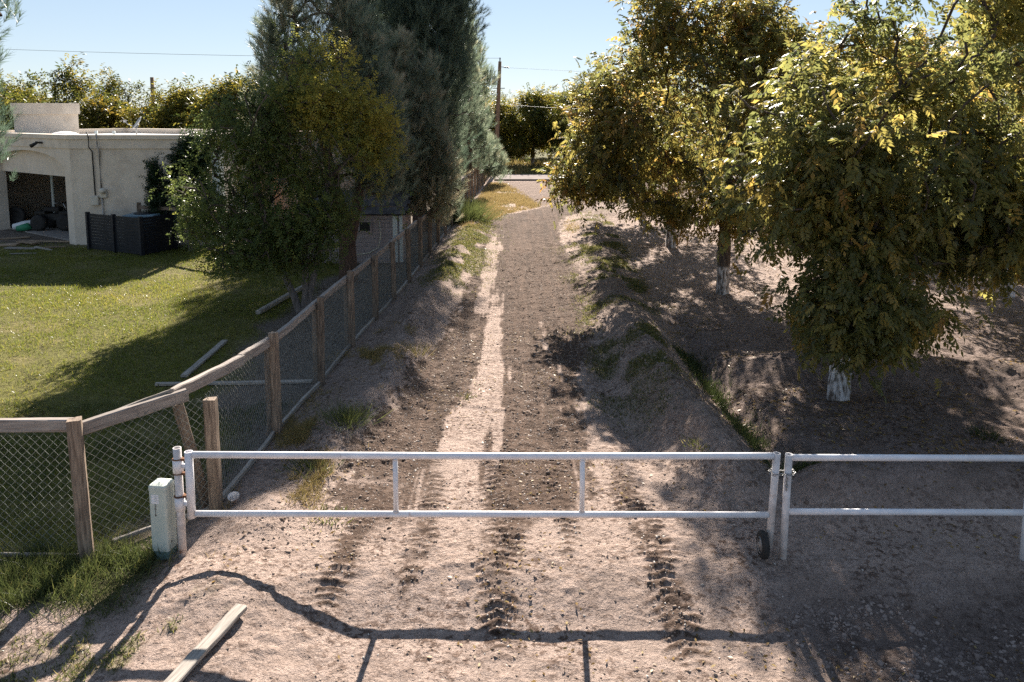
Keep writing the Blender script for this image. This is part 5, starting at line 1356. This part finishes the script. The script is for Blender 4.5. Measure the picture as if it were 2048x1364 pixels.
# ------------------------------------------------------------------ ground cover that nobody could count
def scatter(name, n, x0, x1, y0, y1, dens, tmpl, size, mat, label, blade=None, hue=(.5, .2), sink=0.0, flat=1.0, ybias=1.0, huemap=None):
    m = int(n * 1.0); X, Y = [], []
    got = 0; tries = 0
    while got < n and tries < 60:
        x = rng.uniform(x0, x1, m); y = y0 + (y1 - y0) * rng.random(m) ** ybias
        k = rng.random(m) < dens(x, y); X.append(x[k]); Y.append(y[k]); got += k.sum(); tries += 1
    x = np.concatenate(X)[:n]; y = np.concatenate(Y)[:n]; n = len(x); z = gh(x, y)
    p = np.stack([x, y, z - sink], 1); hv = np.clip(rng.normal(hue[0], hue[1], n) + (huemap(x, y) if huemap else 0), 0, 1)
    if blade:
        h, w_, ln = blade
        sc_ = rng.uniform(.55, 1.25, n)
        zax = np.stack([rng.normal(0, ln, n), rng.normal(0, ln, n), np.ones(n)], 1); zax /= np.linalg.norm(zax, axis=1, keepdims=True)
        xx = np.cross(zax, rnd_dirs(n)); xx /= np.linalg.norm(xx, axis=1, keepdims=True)
        Rm = np.stack([xx, np.cross(zax, xx), zax], -1); yy = np.maximum(1, y / 9.0) ** .5
        s_ = np.stack([w_ * yy, h * .8 * sc_, h * sc_], 1)
        V, F, A = inst(*BLADE, p, Rm, s_, hv)
    else:
        s_ = rng.gamma(2.2, size / 2.2, n).clip(size * .35, size * 3.5); k = rng.integers(0, len(OCT), n); Rm = frames(rnd_dirs(n) * np.array((1, 1, .25)), np.tile(np.array([[0, 0, 1.]]), (n, 1)) + rnd_dirs(n) * .4)
        s3 = np.stack([s_, s_ * .85, s_ * flat], 1)
        V, F, A = merge([inst(tv, tf, p[k == i], Rm[k == i], s3[k == i], hv[k == i]) for i, (tv, tf) in enumerate(OCT)])
    return tag(obj(name, np_mesh(name, V, F, attr=A), M[mat]), label, kind='stuff')
sd = lambda x, y: np.clip(soil_mask(x, y) * ss(.3, .6, fbm(x * 5, y * 5, 301) + .1) + .03 * ss(9, 6, y), 0, 1) * np.minimum(1, 9 / y)
scatter('soil_clods', 34000, -2.2, 3.2, 4.6, 22, sd, OCT, .0085, 'clod', 'dark clods of tilled soil over the track', sink=.003, flat=.75)
scatter('soil_clods', 8000, -4.5, 3.5, 4.4, 7.4, lambda x, y: ss(.5, .7, fbm(x * 2.4, y * 2.4, 311)) * ss(4, 3, np.abs(x)), OCT, .0055, 'clod', 'crumbs of soil on the sandy drive before the gate', sink=.002, flat=.7)
scatter('gravel', 11000, -2.5, 3, 4.5, 22, lambda x, y: (soil_mask(x, y) * .9 + .03) * np.minimum(1, 9 / y), OCT, .0062, 'palestone', 'pale pebbles strewn over the track', sink=.002, flat=.7)
scatter('gravel', 7000, 1.8, 6, 4.4, 6.25, lambda x, y: ss(1.6, 2.8, x) * ss(6.3, 5.7, y) * ss(.3, .55, fbm(x * 2, y * 3, 321)), OCT, .012, 'darkstone', 'dark gravel outside the pipe fence', sink=.003, flat=.7)
scatter('leaf_litter', 9000, 2.6, 9, 7.5, 24, lambda x, y: ss(.4, .65, fbm(x * 2, y * 3, 331)) * np.minimum(1, 10 / y), OCT, .014, 'clod', 'fallen leaf litter and clods on the orchard floor', sink=.003, flat=.35)
scatter('soil_clods', 9000, 1.2, 3.2, 6.8, 20, lambda x, y: gau(x - xberm(y), .55) * np.minimum(1, 9 / y), OCT, .012, 'clod', 'crumbly soil on the right berm', sink=.003, flat=.7)
scatter('soil_clods', 5000, -2.9, -1.0, 6.2, 16, lambda x, y: gau(x - fx(y) - .75, .5) * np.minimum(1, 9 / y), OCT, .010, 'clod', 'crumbly soil on the bank below the fence', sink=.003, flat=.7)
scatter('lawn_grass', 120000, -15, -2.9, 6.6, 22.5, lambda x, y: lawn_mask(x, y) * (.25 + .75 * ss(.3, .6, fbm(x * 1.5, y * 1.5, 341))) * (1 - .4 * ss(.55, .68, fbm(x * .9, y * 1.1, 241))), None, 0, 'lawn', 'short mown lawn beside the house', blade=(.055, .007, .5), hue=(.36, .2), huemap=lambda x, y: .5 * (fbm(x * .6, y * .6, 345) - .45))
scatter('lawn_grass', 9000, -7, -2.85, 6.4, 10, lambda x, y: ss(fx(y) - .05, fx(y) - .3, x) * ss(.35, .6, fbm(x * 2, y * 2, 351)), None, 0, 'weed', 'longer grass inside the near fence', blade=(.09, .006, .5), hue=(.35, .2))
scatter('verge_grass', 13000, -6.5, -2.85, 5.2, 6.5, lambda x, y: ss(-2.75, -3.2, x + .5 * fbm(x * 2, y * 2, 361) - .25) * ss(5.45, 5.8, y + .5 * (fbm(x * 1.5, y * 1.5, 363) - .5)) * (.25 + ss(.35, .6, fbm(x * 3, y * 3, 365))), None, 0, 'weed', 'long uncut grass along the outside of the fence', blade=(.16, .0055, .7), hue=(.32, .2))
scatter('verge_grass', 2600, -6, -2, 4.3, 5.6, lambda x, y: weed_mask(x, y), None, 0, 'weed', 'sparse weeds in the sandy left corner', blade=(.05, .008, .8), hue=(.55, .2))
scatter('weeds', 34000, -2.6, 4.5, 8, 40, lambda x, y: weed_mask(x, y) * np.minimum(1, 14 / y), None, 0, 'weed', 'low weeds over the berms and banks', blade=(.045, .010, .8), hue=(.66, .16))
scatter('weeds', 3000, 2.5, 3.6, 7.6, 12.5, lambda x, y: gau(x - xberm(y) - .75, .16) * ss(.35, .55, fbm(x * 2, y * 1.5, 371)), None, 0, 'weed', 'green grass in the ditch beside the orchard', blade=(.13, .007, .5), hue=(.08, .12))
scatter('dry_grass', 26000, -2, 3.2, 24, 43, lambda x, y: np.clip(dry_mask(x, y), 0, 1) * .9, None, 0, 'dry', 'straw coloured dry grass on the slope by the fence end', blade=(.10, .009, .7), hue=(.5, .25))
scatter('dead_grass', 5000, -3, -1.6, 6.2, 13, lambda x, y: gau(x - fx(y) - .5, .4) * ss(.5, .65, fbm(x * 2, y * 1.5, 381)), None, 0, 'dry', 'dead grass stalks on the shaded bank', blade=(.10, .005, .9), hue=(.25, .2))
scatter('verge_grass', 14000, -6, 22, 47.6, 62, lambda x, y: ss(.3, .5, fbm(x * .5, y * .8, 391)), None, 0, 'dry', 'rough grass along the verge beyond the road', blade=(.35, .02, .5), hue=(.2, .2))

# fallen leaves under the pecans
LQ = (np.array([(0, 0, 0), (.5, .22, .08), (1, 0, 0), (.5, -.22, .04)]), np.array([[0, 1, 2, 3]]))
def fallen(n, x0, x1, y0, y1, dens, size, label):
    X, Y, got = [], [], 0
    while got < n:
        x = rng.uniform(x0, x1, n); y = rng.uniform(y0, y1, n); k = rng.random(n) < dens(x, y); X.append(x[k]); Y.append(y[k]); got += k.sum()
    x = np.concatenate(X)[:n]; y = np.concatenate(Y)[:n]
    p = np.stack([x, y, gh(x, y) + .008], 1); a = rng.random(n) * 6.283
    d = np.stack([np.cos(a), np.sin(a), rng.normal(0, .2, n)], 1); nn = rnd_dirs(n) * .45 + np.array((0, 0, 1.))
    V, F, A = inst(*LQ, p, frames(d, nn), size * rng.uniform(.6, 1.3, n), np.clip(rng.normal(.75, .2, n), 0, 1))
    tag(obj('fallen_leaves', np_mesh('fallen_leaves', V, F, attr=A), M['dryleaf']), label, kind='stuff')
M['dryleaf'] = mat_leaf('dry_leaf', [(0, (.05, .035, .02)), (.5, (.14, .09, .045)), (.85, (.30, .19, .06)), (1, (.36, .27, .12))], trans=.25, tgain=1.3, gloss=.02)
fallen(9000, 2.6, 10, 7.5, 26, lambda x, y: ss(.35, .6, fbm(x * 1.2, y * 1.2, 401)) * np.minimum(1, 9 / y), .055, 'fallen brown leaflets on the orchard floor')
fallen(2600, -2.5, 5, 4.4, 14, lambda x, y: ss(.45, .65, fbm(x * 1.0, y * 1.0, 405)) * .8, .04, 'scattered dry leaflets on the lane and drive')
